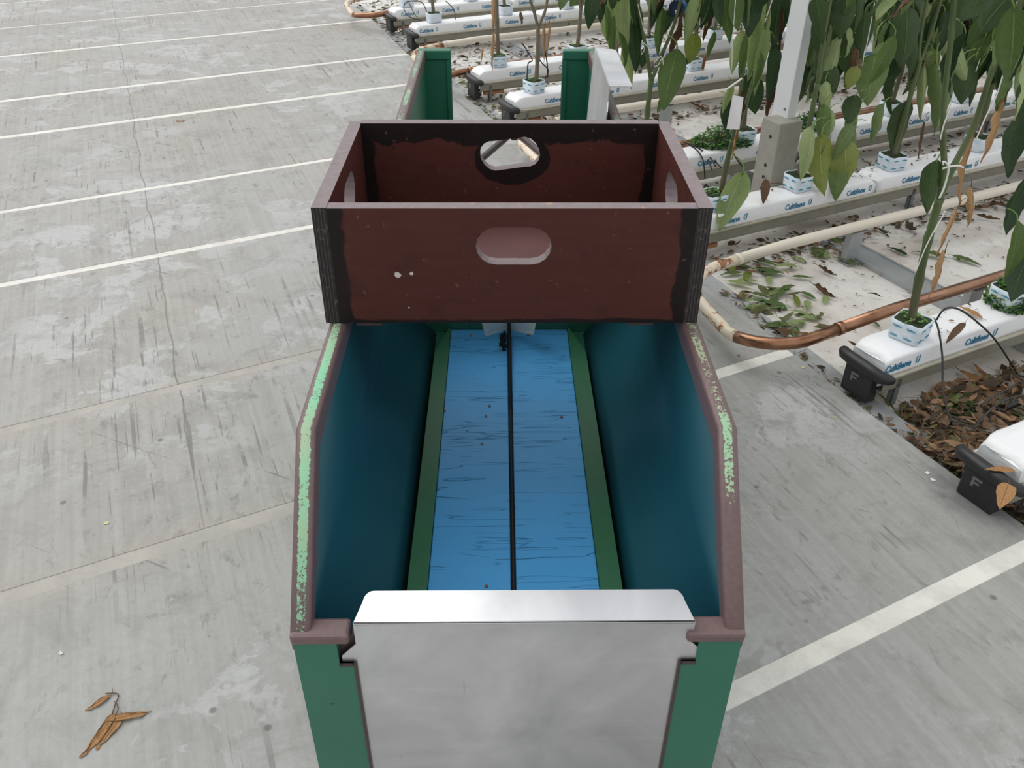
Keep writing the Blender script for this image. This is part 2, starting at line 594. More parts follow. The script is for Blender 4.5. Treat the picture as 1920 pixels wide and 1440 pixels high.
gs = G('pepper_stem', .55)
_n = gs.noise(30, 5, vec=gs.map((1, 1, .25)))
_z = gs.xyz()[2]
_c = gs.mix(gs.rng(_z, .02, .16), (0.17, 0.135, 0.085), (0.105, 0.15, 0.05))
gs.col(gs.mix(gs.rng(_n, .35, .65), gs.mix(.6, _c, (0.05, 0.06, 0.025)), _c)).bump(_n, .003)
M['stem'] = gs.m
M['stem_old'] = simple('woody_stem', (0.17, 0.145, 0.095), .65, 0, .35, 40, .002)
M['petiole'] = simple('petiole', (0.16, 0.26, 0.06), .5, 0, .2)

g = G('copper_pipe', .30, .9)
_n = g.noise(6, 5, rough=.65, vec=g.map((1, 1, 1)))
_c = g.mix(g.rng(g.noise(11, 4), .35, .65), (0.28, 0.135, 0.075), (0.44, 0.25, 0.165))
g.col(g.mix(g.rng(_n, .62, .66), _c, (0.16, 0.085, 0.05)))
g.rough(g.rng(g.noise(22, 4), .3, .7, .2, .42))
M['copper'] = g.m
g = G('cream_pipe_paint', .45)
_n = g.noise(20, 5, rough=.7)
g.col(g.mix(g.rng(_n, .66, .72), (0.72, 0.655, 0.55), (0.26, 0.14, 0.08))).bump(_n, .001)
M['cream'] = g.m
g = G('worn_cream_paint_over_copper', .42, 0)
_n = g.noise(13, 6, rough=.75)
_m = g.rng(_n, .50, .54)
g.col(g.mix(_m, (0.74, 0.64, 0.50), (0.36, 0.17, 0.09)))
g.put(g.b.inputs['Metallic'], g.op('MULTIPLY', _m, .8))
M['worn'] = g.m

LM = {
    'light': leaf_mat('leaf_pale_underside', (0.34, 0.44, 0.17), (0.38, 0.48, 0.21), (0.58, 0.66, 0.38)),
    'mid': leaf_mat('leaf_mid_green', (0.115, 0.19, 0.05), (0.18, 0.27, 0.09), (0.32, 0.43, 0.17)),
    'dark': leaf_mat('leaf_dark_green', (0.024, 0.060, 0.018), (0.055, 0.10, 0.032), (0.10, 0.19, 0.05)),
    'yellow': leaf_mat('leaf_yellowing', (0.19, 0.25, 0.035), (0.27, 0.32, 0.07), (0.44, 0.48, 0.16)),
    'dry': leaf_mat('leaf_dried_brown', (0.50, 0.26, 0.10), (0.54, 0.32, 0.15), (0.25, 0.12, 0.05), True),
    'brown': leaf_mat('leaf_dark_brown', (0.14, 0.075, 0.035), (0.17, 0.10, 0.05), (0.10, 0.05, 0.025), True),
}

# ------------------------------------------------------------------ text
_tc = {}


def text_mesh(body, size, mat, shear=0.0):
    k = (body, size, mat.name)
    if k not in _tc:
        c = bpy.data.curves.new('lettering', 'FONT')
        c.body = body
        c.size = size
        c.align_x = 'LEFT'
        c.extrude = 0.0004
        c.resolution_u = 2
        c.offset = size * .022
        c.materials.append(mat)
        o = bpy.data.objects.new('lettering', c)
        COL.objects.link(o)
        bpy.context.view_layer.update()
        me = bpy.data.meshes.new_from_object(o.evaluated_get(bpy.context.evaluated_depsgraph_get()))
        bpy.data.objects.remove(o)
        _tc[k] = me
    return _tc[k]


_em = {}


def emblem_mesh(h):
    if h in _em: return _em[h]
    bm = NB()
    w_ = h * .62
    # rounded U whose left arm curls inward (light) and whose right arm is dark
    def arc(a0, a1, ro, ri, cx, cz, mi, n=8):
        vs_ = []
        for i in range(n + 1):
            a = a0 + (a1 - a0) * i / n
            vs_.append((bm.verts.new((cx + ro * math.cos(a), -.0003, cz + ro * math.sin(a))), bm.verts.new((cx + ri * math.cos(a), -.0003, cz + ri * math.sin(a)))))
        for i in range(n):
            f = bm.faces.new((vs_[i][0], vs_[i + 1][0], vs_[i + 1][1], vs_[i][1]))
            f.material_index = mi
    r = w_ / 2
    arc(PI, 1.5 * PI, r, r * .45, r, r, 1)
    arc(1.5 * PI, 2 * PI, r, r * .45, r, r, 0)
    for (x0, x1, top, mi) in ((0, r * .55, h * .92, 1), (r * 1.45, 2 * r, h * 1.05, 0)):
        f = bm.faces.new([bm.verts.new(p) for p in ((x0, -.0003, r), (x1, -.0003, r), (x1, -.0003, top), (x0, -.0003, top))])
        f.material_index = mi
    arc(PI, 1.5 * PI, r * .62, r * .3, r * .95, h * .98, 1, 5)
    _em[h] = mesh_of('emblem', bm, [M['text'], M['text_light']])
    return _em[h]


# ------------------------------------------------------------------ floor
EDGE = [(-6, 1.80), (0.86, 1.985), (1.43, 2.0), (1.76, 2.03), (4.81, 2.26), (5.3, 2.30), (6.35, 2.365), (7.5, 2.52), (9.0, 2.62), (16, 3.1)]


def t_edge(s):
    for (a, ta), (b, tb) in zip(EDGE, EDGE[1:]):
        if s <= b: return ta + (tb - ta) * (s - a) / (b - a)
    return EDGE[-1][1]


bm = NB()
box(bm, -22, 34, -22, 34, -.14, -.10)
floor = obj('floor', bm, M['soil'])
setp(floor, 'greenhouse floor of grey concrete path bays and white sheeted ground', kind='structure')
JS = [-3.4, -2.0, -0.75, .80, 1.81, 2.54, 3.58, 4.37, 5.52, 6.28, 7.5, 8.5, 9.6, 10.7, 11.9, 13.2, 14.6]
JW = [.016, .016, .016, .027, .025, .019, .021, .019, .026, .026, .024, .016, .016, .016, .016, .016, .016]
TL = -9.0
rj = random.Random(5)
for i in range(len(JS) - 1):
    a, b = JS[i] + JW[i], JS[i + 1] - JW[i + 1]
    ss = sorted({a, b} | {e[0] for e in EDGE if a < e[0] < b})
    pl = [W(a, TL)] + [W(s, t_edge(s)) for s in ss] + [W(b, TL)]
    bm = NB()
    prism(bm, [(p.x, p.y) for p in pl], 'z', -.095, 0)
    obj('concrete_slab', bm, M['concrete'], floor)
for i, s in enumerate(JS):
    h = JW[i]
    cut = .95 if i in (4, 5) else None
    segs = [(TL, t_edge(s) - .005, 'joint')] if cut is None else [(TL, cut, 'joint_dirty'), (cut, t_edge(s) - .005, 'joint')]
    for (t0, t1, m) in segs:
        bm = NB()
        q = [W(s - h, t0), W(s + h, t0), W(s + h, t1), W(s - h, t1)]
        prism(bm, [(p.x, p.y) for p in q], 'z', -.09, -.0012)
        obj('joint_strip', bm, M[m], floor)
GZ = -.022                                       # level of the ground sheet among the rows
bm = NB()
NS, NT = 120, 60
gv = {}
for i in range(NS + 1):
    for j in range(NT + 1):
        s = -4 + 20 * i / NS
        t0 = t_edge(s) + .002
        t = t0 + (13 - t0) * (j / NT) ** 1.3
        z = GZ - .004 + .006 * mnoise.noise(Vector((s * 3.5, t * 1.6, 0)))
        gv[i, j] = bm.verts.new(W(s, t, z))
for i in range(NS):
    for j in range(NT):
        f = bm.faces.new((gv[i, j], gv[i + 1, j], gv[i + 1, j + 1], gv[i, j + 1]))
        f.smooth = True
obj('ground_sheet', bm, M['sheet'], floor)
# galvanised strips lying on the ground across the rows
for (s0, s1, dt0, dt1) in ((1.05, 8.2, .012, .085),):
    bm = NB()
    n = 30
    prev = None
    for i in range(n + 1):
        s = s0 + (s1 - s0) * i / n
        cur = [bm.verts.new(W(s, t_edge(s) + d, z)) for d, z in ((dt0, -.09), (dt0, -.022), (dt0 + .012, -.019), (dt1 - .012, -.019), (dt1, -.012), (dt1, -.09))]
        if prev:
            for k in range(5): bm.faces.new((prev[k], prev[k + 1], cur[k + 1], cur[k]))
        prev = cur
    obj('edge_strip', bm, M['galv_flat'], floor)
for (s0, s1) in ((.95, 2.48), (3.0, 4.3), (4.9, 6.3)):
    bm = NB()
    tt = 2.79 + (s0 - 1) * .075
    pts = [W(s0, tt), W(s1, tt + (s1 - s0) * .012)]
    d = RD
    for k, (o0, o1, z0, z1) in enumerate(((0, .012, -.09, -.008), (.012, .12, -.09, -.015), (.12, .13, -.09, -.009))):
        q = [pts[0] + d * o0, pts[1] + d * o0, pts[1] + d * o1, pts[0] + d * o1]
        prism(bm, [(p.x, p.y) for p in q], 'z', z0, z1)
    obj('ground_rail', bm, M['galv'], floor)

# ------------------------------------------------------------------ harvest cart
XL, XRR, XC = -.278, .322, .022
ZR, ZF, ZB = .893, .693, .52
YF, YK, YE = .742, .926, 3.02
cart = thing('harvest_cart', (XC, 1.85, 0), 'long green steel harvest trolley with maroon rim and blue belt, under the wooden crate', 'trolley')
OFF = Vector((-XC, -1.85, 0))


def cobj(name, bm, mats, smooth=False, parent=None):
    if parent is None: bmesh.ops.translate(bm, verts=bm.verts[:], vec=OFF)
    else: bmesh.ops.translate(bm, verts=bm.verts[:], vec=OFF)
    return obj(name, bm, mats, parent or cart, smooth)


for sx, X, mat in ((1, XL, 'rim_l'), (-1, XRR, 'rim_r')):
    # outer side panel
    bm = NB()
    xa, xb = X + sx * .004, X + sx * .010
    prism(bm, [(YF + .008, .30), (YE - .008, .30), (YE - .008, ZR - .012), (YK, ZR - .012), (YF + .008, ZF - .012)], 'x', min(xa, xb), max(xa, xb))
    cobj('side_panel', bm, M['green'])
    # curved liner inside the front half, steep at the top and leaning inwards towards the belt
    bm = NB()
    xt, xbm = X + sx * .0245, XC - sx * .178
    fr, bk = [], []
    n = 14
    for i in range(n + 1):
        z = ZB - .01 + (ZR - .010 - ZB + .01) * i / n
        xx = xbm + (xt - xbm) * (1 - (1 - min(1, (z - ZB + .01) / (ZF - .02 - ZB))) ** 1.5)
        yf = YF + .034 if z <= ZF - .008 else YF + .034 + (z - ZF + .008) * (YK - YF) / (ZR - ZF)
        fr.append((bm.verts.new((xx, yf, z)), bm.verts.new((xx, 1.80, z))))
        bk.append((bm.verts.new((xx - sx * .006, yf, z)), bm.verts.new((xx - sx * .006, 1.80, z))))
    for q in (fr, bk):
        for i in range(n): bm.faces.new((q[i][0], q[i][1], q[i + 1][1], q[i + 1][0])).smooth = True
    for j in (0, 1):
        for i in range(n): bm.faces.new((fr[i][j], fr[i + 1][j], bk[i + 1][j], bk[i][j]))
    for i in (0, n): bm.faces.new((fr[i][0], fr[i][1], bk[i][1], bk[i][0]))
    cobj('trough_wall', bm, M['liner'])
    # upright wall of the rear half
    bm = NB()
    xt = X + sx * .024
    box(bm, min(xt, xt - sx * .006), max(xt, xt - sx * .006), 1.83, YE - .02, .36, ZR - .01)
    cobj('trough_wall', bm, M['green'])
    # rim tube: a swept rounded rectangle with UVs
    bm = NB()
    uvl = bm.loops.layers.uv.new('UVMap')
    wd, hh = .0275, .034
    prof = [(0, -hh), (0, -.006), (.0018, -.0018), (.006, 0), (.0215, 0), (.0257, -.0018), (wd, -.006), (wd, -hh)]
    us = [0, .06, .13, .25, .75, .87, .94, 1]
    path = [(YE, ZR, 0), (2.4, ZR, .2), (1.8, ZR, .4), (1.2, ZR, .62), (YK, ZR, .74), ((YK + YF) / 2, (ZR + ZF) / 2, .87), (YF + .004, ZF, 1.0)]
    rings = []
    for i, (yy, zz, vv) in enumerate(path):
        d1 = Vector((0, path[min(i + 1, 6)][0] - path[max(i - 1, 0)][0], path[min(i + 1, 6)][1] - path[max(i - 1, 0)][1]))
        d1.normalize()
        nrm = Vector((0, -d1.z, d1.y))
        if nrm.z < 0: nrm = -nrm
        k = 1.08 if i == 4 else 1
        if i == 6: nrm = Vector((0, 0, 1))
        rings.append([bm.verts.new(Vector((X + sx * p[0], yy, zz)) + nrm * p[1] * k) for p in prof])
    for i in range(6):
        for k in range(7):
            f = bm.faces.new((rings[i][k], rings[i][k + 1], rings[i + 1][k + 1], rings[i + 1][k]))
            f.smooth = k not in (0, 6)
            for l in f.loops:
                for ii in (i, i + 1):
                    for kk in (k, k + 1):
                        if l.vert == rings[ii][kk]: l[uvl].uv = (us[kk], path[ii][2])
    bm.faces.new(rings[0])
    bm.faces.new(rings[-1][::-1])
    cobj('rim', bm, M[mat])
    # front lip: turned-in rim end, post and gate guide
    bm = NB()
    xi = X + sx * .078
    box(bm, min(X, xi), max(X, xi), YF - .004, YF + .029, ZF - .017, ZF + .0005, .005)
    cobj('rim_end', bm, M['rim_plain'])
    bm = NB()
    xo, xp = X + sx * .003, X + sx * .060
    box(bm, min(xo, xp), max(xo, xp), YF, YF + .024, .29, ZF - .014)
    xq = X + sx * .079
    box(bm, min(xp, xq), max(xp, xq), YF + .0, YF + .024, .29, ZF - .058)
    cobj('end_post', bm, M['green'])
    bm = NB()
    xg = X + sx * .088
    box(bm, min(xp, xg), max(xp, xg), YF + .012, YF + .024, .29, ZF - .014)
    xh = X + sx * .083
    box(bm, min(xq, xh), max(xq, xh), YF - .002, YF + .014, .29, ZF - .058, .001)
    box(bm, min(xp, xq), max(xp, xq), YF - .003, YF + .014, ZF - .0615, ZF - .058)
    cobj('gate_guide', bm, M['maroon'])
    # far lip
    bm = NB()
    xi = XC - sx * .188
    xw = X + sx * .02
    box(bm, min(xw, xi), max(xw, xi), YE - .022, YE, .36, ZR - .03)
    xs = xi - sx * .014
    box(bm, min(xs, xi), max(xs, xi), YE - .03, YE, .36, ZR - .03)
    cobj('end_post', bm, M['green'])
    bm = NB()
    box(bm, min(X, xi), max(X, xi), YE - .03, YE + .002, ZR - .030, ZR + .001, .004)
    cobj('rim_end', bm, M['green'])
    # flat strips beside the belt
    bm = NB()
    x1, x2 = XC - sx * .140, XC - sx * .178
    if sx == 1: x1, x2 = -.122, -.1545
    else: x1, x2 = .1625, .1985
    prism(bm, [(x1, .78), (x2, .78), (x2, 1.69), (x1 - sx * .006, 1.80), (x1, 1.80)], 'z', ZB - .004, ZB + .007)
    cobj('belt_side_strip', bm, M['strip_green'])
for x0, x1 in ((-.1215, .0155), (.0245, .162)):
    bm = NB()
    box(bm, x0, x1, .78, 1.808, ZB - .008, ZB, .0015)
    cobj('conveyor_belt', bm, M['belt'])
bm = NB()
box(bm, .0155, .0245, .78, 1.808, ZB - .008, ZB - .006)
cobj('belt_gap_bed', bm, M['rubber'])
bm = NB()
box(bm, XL + .02, XRR - .02, .77, 1.83, ZB - .03, ZB - .009)
box(bm, XL + .02, XRR - .02, 1.83, YE - .03, .36, .372)
cobj('trough_floor', bm, M['green'])
bm = NB()
box(bm, XL + .03, XRR - .03, 1.81, 1.822, .36, .80)
cobj('cross_wall', bm, M['green'])
bm = NB()
tube(bm, [(.021, 1.80, ZB + .12), (.020, 1.79, ZB + .02), (.020, 1.47, ZB + .004)], .0035, 8)
tube(bm, [(.0205, 1.79, ZB + .008), (.0205, .80, ZB - .001)], .0022, 6)
cobj('cord', bm, M['rubber'])
bm = NB()
rr = random.Random(3)
for k in range(26):
    y = 1.71 + rr.random() * .075
    x = .0045 + rr.uniform(-.006, .006)
    box(bm, x - .003, x + .003, y - .004, y + .004, ZB, ZB + .004 + rr.random() * .006)
o = cobj('frayed_brush', bm, M['rubber'])
o['kind'] = 'stuff'
bm = NB()
yb = 1.70
L = [on_y(893, 585, yb), on_y(910, 631, yb), on_y(951, 618, 1.775), on_y(951, 585, 1.775)]
Rr = [on_y(1014, 585, yb), on_y(1000, 628, yb), on_y(958, 620, 1.775), on_y(958, 585, 1.775)]
for q in (L, Rr):
    q[0].z += .03
    q[3].z += .03
    f = [bm.verts.new(p) for p in q]
    b_ = [bm.verts.new(p + Vector((0, .0025, 0))) for p in q]
    bm.faces.new(f)
    bm.faces.new(b_[::-1])
    for k in range(4): bm.faces.new((f[k], f[(k + 1) % 4], b_[(k + 1) % 4], b_[k]))
cobj('clear_flap', bm, M['clear'])
# chassis, wheels and drawbar
bm = NB()
for x in (XL + .03, XRR - .06): box(bm, x, x + .03, YF + .05, YE - .05, .24, .30)
for y in (.85, 1.9, 2.9): box(bm, XL + .03, XRR - .03, y, y + .03, .245, .295)
cobj('chassis', bm, M['maroon'])
for x in (XL + .06, XRR - .06):
    for y in (1.0, 2.75):
        bm = NB()
        box(bm, x - .004 - .022, x - .022, y - .02, y + .02, .08, .25)
        box(bm, x + .022, x + .026, y - .02, y + .02, .08, .25)
        fk = cobj('caster_fork', bm, M['galv'])
        bm = NB()
        tube(bm, [(x - .018, y, .09), (x + .018, y, .09)], .09, 20)
        cobj('wheel', bm, M['rubber'], parent=fk)
bm = NB()
ap = Vector((.055, 3.42, .47))
for x in (-.13, .235):
    tube(bm, [(x, 2.99, .47), ap + Vector(((x - .05) * .08, 0, 0))], .013, 8)
tube(bm, [(-.20, 2.995, .47), (.25, 2.995, .47)], .012, 8)
tube(bm, [ap + Vector((0, -.02, 0)), ap + Vector((0, .05, 0))], .02, 10)
cobj('drawbar', bm, M['maroon'])


# gate plates (they lift out of the cart)
def gate(name, label, mat4, w_top, w_body, drop, fl):
    t = thing(name, (0, 0, 0), label, 'metal plate')
    t.matrix_basis = mat4
    bm = NB()
    a, b = w_top / 2, w_body / 2
    pl = [(-a, .0), (-a, -.040), (-b, -.064), (-b, -drop), (b, -drop), (b, -.064), (a, -.040), (a, 0)]
    prism(bm, pl, 'y', 0, .003)
    obj('face', bm, M['alu'], t)
    bm = NB()
    c = fl
    n = 5
    pl = [(-a, .0003)] + [(-a + .008 + .012 * (1 - math.cos(k * PI / 2 / n)) - .012 * 0, c - .018 + .018 * math.sin(k * PI / 2 / n)) for k in range(n + 1)]
    pl = pl + [(-p[0], p[1]) for p in reversed(pl)]
    prism(bm, pl, 'z', -.003, 0)
    obj('folded_flange', bm, M['alu'], t)
    bm = NB()
    tube(bm, [(-a + .001, .002, -.0022), (a - .001, .002, -.0022)], .0023, 8)
    obj('bent_edge', bm, M['alu'], t)
    return t


gate('gate_plate', 'grey aluminium gate plate with bright folded top, closing the near end of the green trolley',
     Matrix.Translation((.030, .7445, .711)), .446, .488, .405, .056)
c_, s_ = math.cos(-PI / 2), math.sin(-PI / 2)
g2 = Matrix.Translation((.282, 2.47, .978)) @ Matrix.Rotation(-PI / 2, 4, 'Z') @ Matrix.Rotation(math.radians(-3), 4, 'X')
gate('gate_plate', 'grey aluminium gate plate leaning against the right wall at the far end of the trolley', g2, .41, .43, .40, .062)

# ------------------------------------------------------------------ wooden crate
CX, CY0, CY1, CZ, CHT = .018, 1.202, 1.612, ZR + .001, .197
crate = thing('wooden_crate', (CX, (CY0 + CY1) / 2, CZ), 'dark red-brown plywood crate with hand holes sitting across the green trolley', 'crate')
CW, CD, TH = .30, (CY1 - CY0) / 2, .0225


def stadium(cx, cz, w_, h_, n=8, wob=0, rot=0):
    r = h_ / 2
    pts = []
    for k in range(n + 1):
        a = -PI / 2 + PI * k / n
        pts.append((cx + w_ / 2 - r + r * math.cos(a), cz + r * math.sin(a)))
    for k in range(n + 1):
        a = PI / 2 + PI * k / n
        pts.append((cx - w_ / 2 + r + r * math.cos(a), cz + r * math.sin(a)))
    if wob:
        pts = [(p[0], p[1] + wob * math.sin((p[0] - cx) * 62)) for p in pts]
    return pts


def board(name, half, h, th, hole, mats, axis, at):
    """board in its own x-z plane, thickness along y, with a hand hole; origin at the bottom centre"""
    bm = NB()
    outer = [(-half, 0), (half, 0), (half, h), (-half, h)]
    fr = []
    for y in (-th / 2, th / 2):
        vo = [bm.verts.new((p[0], y, p[1])) for p in outer]
        vh = [bm.verts.new((p[0], y, p[1])) for p in hole]
        es = [bm.edges.new((vo[i], vo[(i + 1) % 4])) for i in range(4)] + [bm.edges.new((vh[i], vh[(i + 1) % len(vh)])) for i in range(len(vh))]
        bmesh.ops.triangle_fill(bm, use_beauty=True, edges=es)
        fr.append((vo, vh))
    for f in bm.faces: f.material_index = 0
    (o0, h0), (o1, h1) = fr
    for i in range(4):
        f = bm.faces.new((o0[i], o0[(i + 1) % 4], o1[(i + 1) % 4], o1[i]))
        f.material_index = (0, 2, 1, 2)[i]
    n = len(h0)
    for i in range(n):
        f = bm.faces.new((h0[i], h0[(i + 1) % n], h1[(i + 1) % n], h1[i]))
        f.material_index = 1
    if axis == 'y':
        for v in bm.verts: v.co = Vector((v.co.y, v.co.x, v.co.z))
    o = obj(name, bm, mats, crate)
    o.location = at
    return o


IN = CW - TH
board('front_board', IN, CHT, TH, stadium(.002, .1355, .116, .062), [ply_face('film_ply_front', ('x', IN), 'front'), M['edge'], M['lam']], 'x', (0, -CD + TH / 2, 0))
board('back_board', IN, CHT + .004, TH, stadium(0, .143, .114, .058, wob=.004), [ply_face('film_ply_back', ('x', IN), 'back'), M['edge'], M['lam']], 'x', (0, CD - TH / 2, 0))
_ps = ply_face('film_ply_side', ('y', CD), 'side')
for sx in (-1, 1):
    board('side_board', CD, CHT + .001, TH, stadium(.0, .135, .116, .062), [_ps, M['edge'], M['lam']], 'y', (sx * (CW - TH / 2), 0, 0))
bm = NB()
box(bm, -IN, IN, -CD + TH, CD - TH, .004, .014)
obj('bottom_board', bm, M['ply_bottom'], crate)
for x in (-.24, .20):
    bm = NB()
    box(bm, x - .012, x + .03, -CD + .001, CD - .001, -.006, .004, .001)
    obj('foot_batten', bm, M['maroon'], crate)

# crumbs on the belt
rc = random.Random(8)
for (x, y, lab) in ((834, 771, 'tan crumb at the outer edge of the left belt half'), (918, 762, 'tan crumb on the left belt half, farther one of a close pair'),
                    (911, 781, 'tan crumb on the left belt half, nearer one of a close pair'), (904, 833, 'tan crumb alone at the middle of the left belt half'),
                    (1053, 783, 'tan crumb alone on the right belt half, halfway along'), (912, 1100, 'tan crumb on the left belt half, right behind the near gate plate'),
                    (882, 630, 'tan crumb at the far end of the left belt half'), (990, 629, 'tan crumb at the far end of the right belt half')):
    p = on_z(x, y, ZB)
    bm = NB()
    bmesh.ops.create_icosphere(bm, subdivisions=1, radius=.0032)
    for v in bm.verts: v.co = Vector((v.co.x * rc.uniform(.7, 1.4), v.co.y * rc.uniform(.7, 1.3), v.co.z * .7))
    o = obj('crumb', bm, M['crumb'], loc=(p.x, p.y, ZB + .0018))
    setp(o, lab, 'crumb', 'tan crumbs on the blue belt')

# ------------------------------------------------------------------ gutters, slabs, cubes
HL = .10          # height of the gutter lips
ROWS = {          # s of the front lip, t of the capped end, t of the far end, print offset, words
    'Z': (.90, 1.965, 3.2, -.02, 'gutter at the right edge of the photo'),
    'A': (1.43, 2.055, 4.6, -.005, 'gutter in front of the copper pipe'),
    'B': (2.55, 2.13, 8.0, .16, 'gutter just in front of the concrete foot'),
    'K': (3.15, 2.18, 8.0, .10, 'gutter just behind the concrete foot'),
    'C': (4.375, 2.285, 9.5, .19, 'nearest gutter seen through the trolley opening'),
    'D': (4.98, 2.345, 9.5, .21, 'second gutter seen through the trolley opening'),
    'E': (6.335, 2.46, 10.5, .03, 'gutter just beyond the farthest straight cream pipe'),
    'F': (6.95, 2.52, 10.5, .06, 'farthest gutter at the top of the photo'),
}
_slab = {}


def slab_mesh(seed):
    if seed in _slab: return _slab[seed]
    rs = random.Random(seed)
    bm = NB()
    L_, wy, z0, z1 = 1.06, .142, -.043, .072
    pr = [(.0, z0 + .02), (.0, z0 + .05), (.0, z1 - .013), (.002, z1 - .005), (.008, z1 - .001), (.04, z1 + .001), (wy - .04, z1 + .001), (wy - .010, z1 - .001), (wy - .002, z1 - .006), (wy, z1 - .014), (wy, z0 + .02), (wy - .012, z0), (.012, z0)]
    n = 36
    rings = []
    for i in range(n + 1):
        x = L_ * i / n
        e = min(x, L_ - x)
        tp = min(1, .80 + e * 6) if e < .035 else 1
        wr = .004 * max(0, 1 - e / .12)
        rg = []
        for k, (y, z) in enumerate(pr):
            yy = wy / 2 + (y - wy / 2) * (1 - (1 - tp) * .35)
            zz = z0 + (z - z0) * tp
            d = mnoise.noise(Vector((x * 22, k * 1.3, seed * 7))) * (.0011 + wr)
            rg.append(bm.verts.new((x + (mnoise.noise(Vector((k * .9, seed, e * 3))) * .012 if e < .03 else 0), yy + d * (1 if 3 < k < 8 else .5), zz + d)))
        rings.append(rg)
    m = len(pr)
    for i in range(n):
        for k in range(m):
            f = bm.faces.new((rings[i][k], rings[i][(k + 1) % m], rings[i + 1][(k + 1) % m], rings[i + 1][k]))
            f.smooth = True
    bm.faces.new(rings[0][::-1])
    bm.faces.new(rings[-1])
    _slab[seed] = mesh_of('growing_slab', bm, M['film'])
    return _slab[seed]


def gutter(key):
    s, t0, t1, off, words = ROWS[key]
    L_ = t1 - t0
    g_ = thing('growing_gutter', W(s, t0, HL), 'grey steel gutter, black end cap: ' + words, 'gutter', ROWROT)
    bm = NB()
    prof = [(.004, 0), (.004, -.048), (.014, -.056), (.15, -.056), (.16, -.048), (.16, 0), (.157, 0), (.157, -.045), (.148, -.0525), (.016, -.0525), (.0075, -.045), (.0075, 0)]
    prism(bm, prof, 'x', 0, L_)
    obj('trough', bm, M['gutter'], g_)
    for y in (.004, .16):
        bm = NB()
        tube(bm, [(0, y, 0), (L_, y, 0)], .0085, 8)
        obj('lip', bm, M['lip'], g_)
    bm = NB()
    rings = tube(bm, [(.012, -.014, .004), (.0, -.010, .006), (-.016, .01, .008), (-.022, .05, .012), (-.022, .12, .014), (-.014, .165, .012), (.0, .182, .008), (.014, .186, .006)], [.012, .017, .020, .022, .022, .020, .017, .012], 10)
    box(bm, -.03, .012, .028, .14, -.10, .006, .006)
    cap = obj('end_cap', bm, M['black_plastic'], g_)
    if key in ('A', 'Z', 'C', 'D'):
        bm = NB()
        fx = -.0312
        for (y0, y1, z0, z1) in ((.10, .108, -.05, -.018), (.078, .100, -.026, -.018), (.084, .100, -.039, -.033)):
            box(bm, fx, fx + .001, y0, y1, z0, z1)
        obj('moulded_mark', bm, M['emblem_grey'], cap)
    x = .06
    while x < L_:
        for y, dx in ((.004, .0), (.14, -.01)):
            bm = NB()
            h = HL - GZ
            box(bm, x + dx, x + dx + .022, y, y + .006, -h + .003, -.02)
            box(bm, x + dx, x + dx + .004, y, y + .022, -h + .003, -.02)
            obj('leg', bm, M['galv_dark'], g_)
        x += 1.25
    if key != 'Z' and key != 'A':
        bm = NB()
        box(bm, .03, .17, .008, .03, -.076, -.0575)
        obj('packing_block', bm, M['rust'], g_)
    return g_


ORD = ['first', 'second', 'third', 'fourth', 'fifth', 'sixth', 'seventh', 'eighth', 'ninth', 'tenth', 'eleventh', 'twelfth']
_cubem = {}


def cube_mesh(seed):
    if seed in _cubem: return _cubem[seed]
    rs = random.Random(seed)
    out = []
    bm = NB()
    h, r = .065, .05
    ring = []
    for z, k in ((0, .97), (.02, 1.0), (.045, 1.01), (h, 1.03), (h, .955), (h - .008, .95)):
        rg = []
        for j in range(24):
            a = 2 * PI * (j + .5) / 24
            q = 1 / max(abs(math.cos(a)), abs(math.sin(a)))
            q = min(q, 1.28) * r * k
            dz = mnoise.noise(Vector((j * .5, seed, 2))) * .003 if z >= h - .009 else 0
            rg.append(bm.verts.new((q * math.cos(a), q * math.sin(a), z + dz)))
        ring.append(rg)
    for i in range(5):
        for j in range(24):
            bm.faces.new((ring[i][j], ring[i][(j + 1) % 24], ring[i + 1][(j + 1) % 24], ring[i + 1][j])).smooth = True
    bm.faces.new(ring[0][::-1])
    out.append(mesh_of('wrapper', bm, M['cube']))
    bm = NB()
    c = bm.verts.new((0, 0, h - .002))
    rr_ = [[bm.verts.new((v * r * min(1 / max(abs(math.cos(a)), abs(math.sin(a))), 1.28) * math.cos(a), v * r * min(1 / max(abs(math.cos(a)), abs(math.sin(a))), 1.28) * math.sin(a), h - .004 + rs.uniform(-.003, .004))) for a in [2 * PI * (j + .5) / 24 for j in range(24)]] for v in (.35, .7, .95)]
    for j in range(24):
        bm.faces.new((c, rr_[0][j], rr_[0][(j + 1) % 24]))
        for i in range(2): bm.faces.new((rr_[i][j], rr_[i + 1][j], rr_[i + 1][(j + 1) % 24], rr_[i][(j + 1) % 24]))
    out.append(mesh_of('moss_top', bm, M['moss'], True))
    bm = NB()
    for k in range(26):
        a, d = rs.uniform(0, 2 * PI), rs.uniform(.008, .046)
        p = Vector((d * math.cos(a), d * math.sin(a), h + rs.uniform(-.002, .018)))
        for q in range(3):
            b_ = rs.uniform(0, 2 * PI)
            r_ = rs.uniform(.004, .008)
            u = Vector((math.cos(b_), math.sin(b_), rs.uniform(-.2, .5))) * r_
            v_ = Vector((-math.sin(b_), math.cos(b_), 0)) * r_ * .6
            bm.faces.new([bm.verts.new(x_) for x_ in (p, p + u * .6 + v_, p + u * 1.4, p + u * .6 - v_)])
    out.append(mesh_of('sprouts', bm, M['sprout']))
    _cubem[seed] = out
    return out


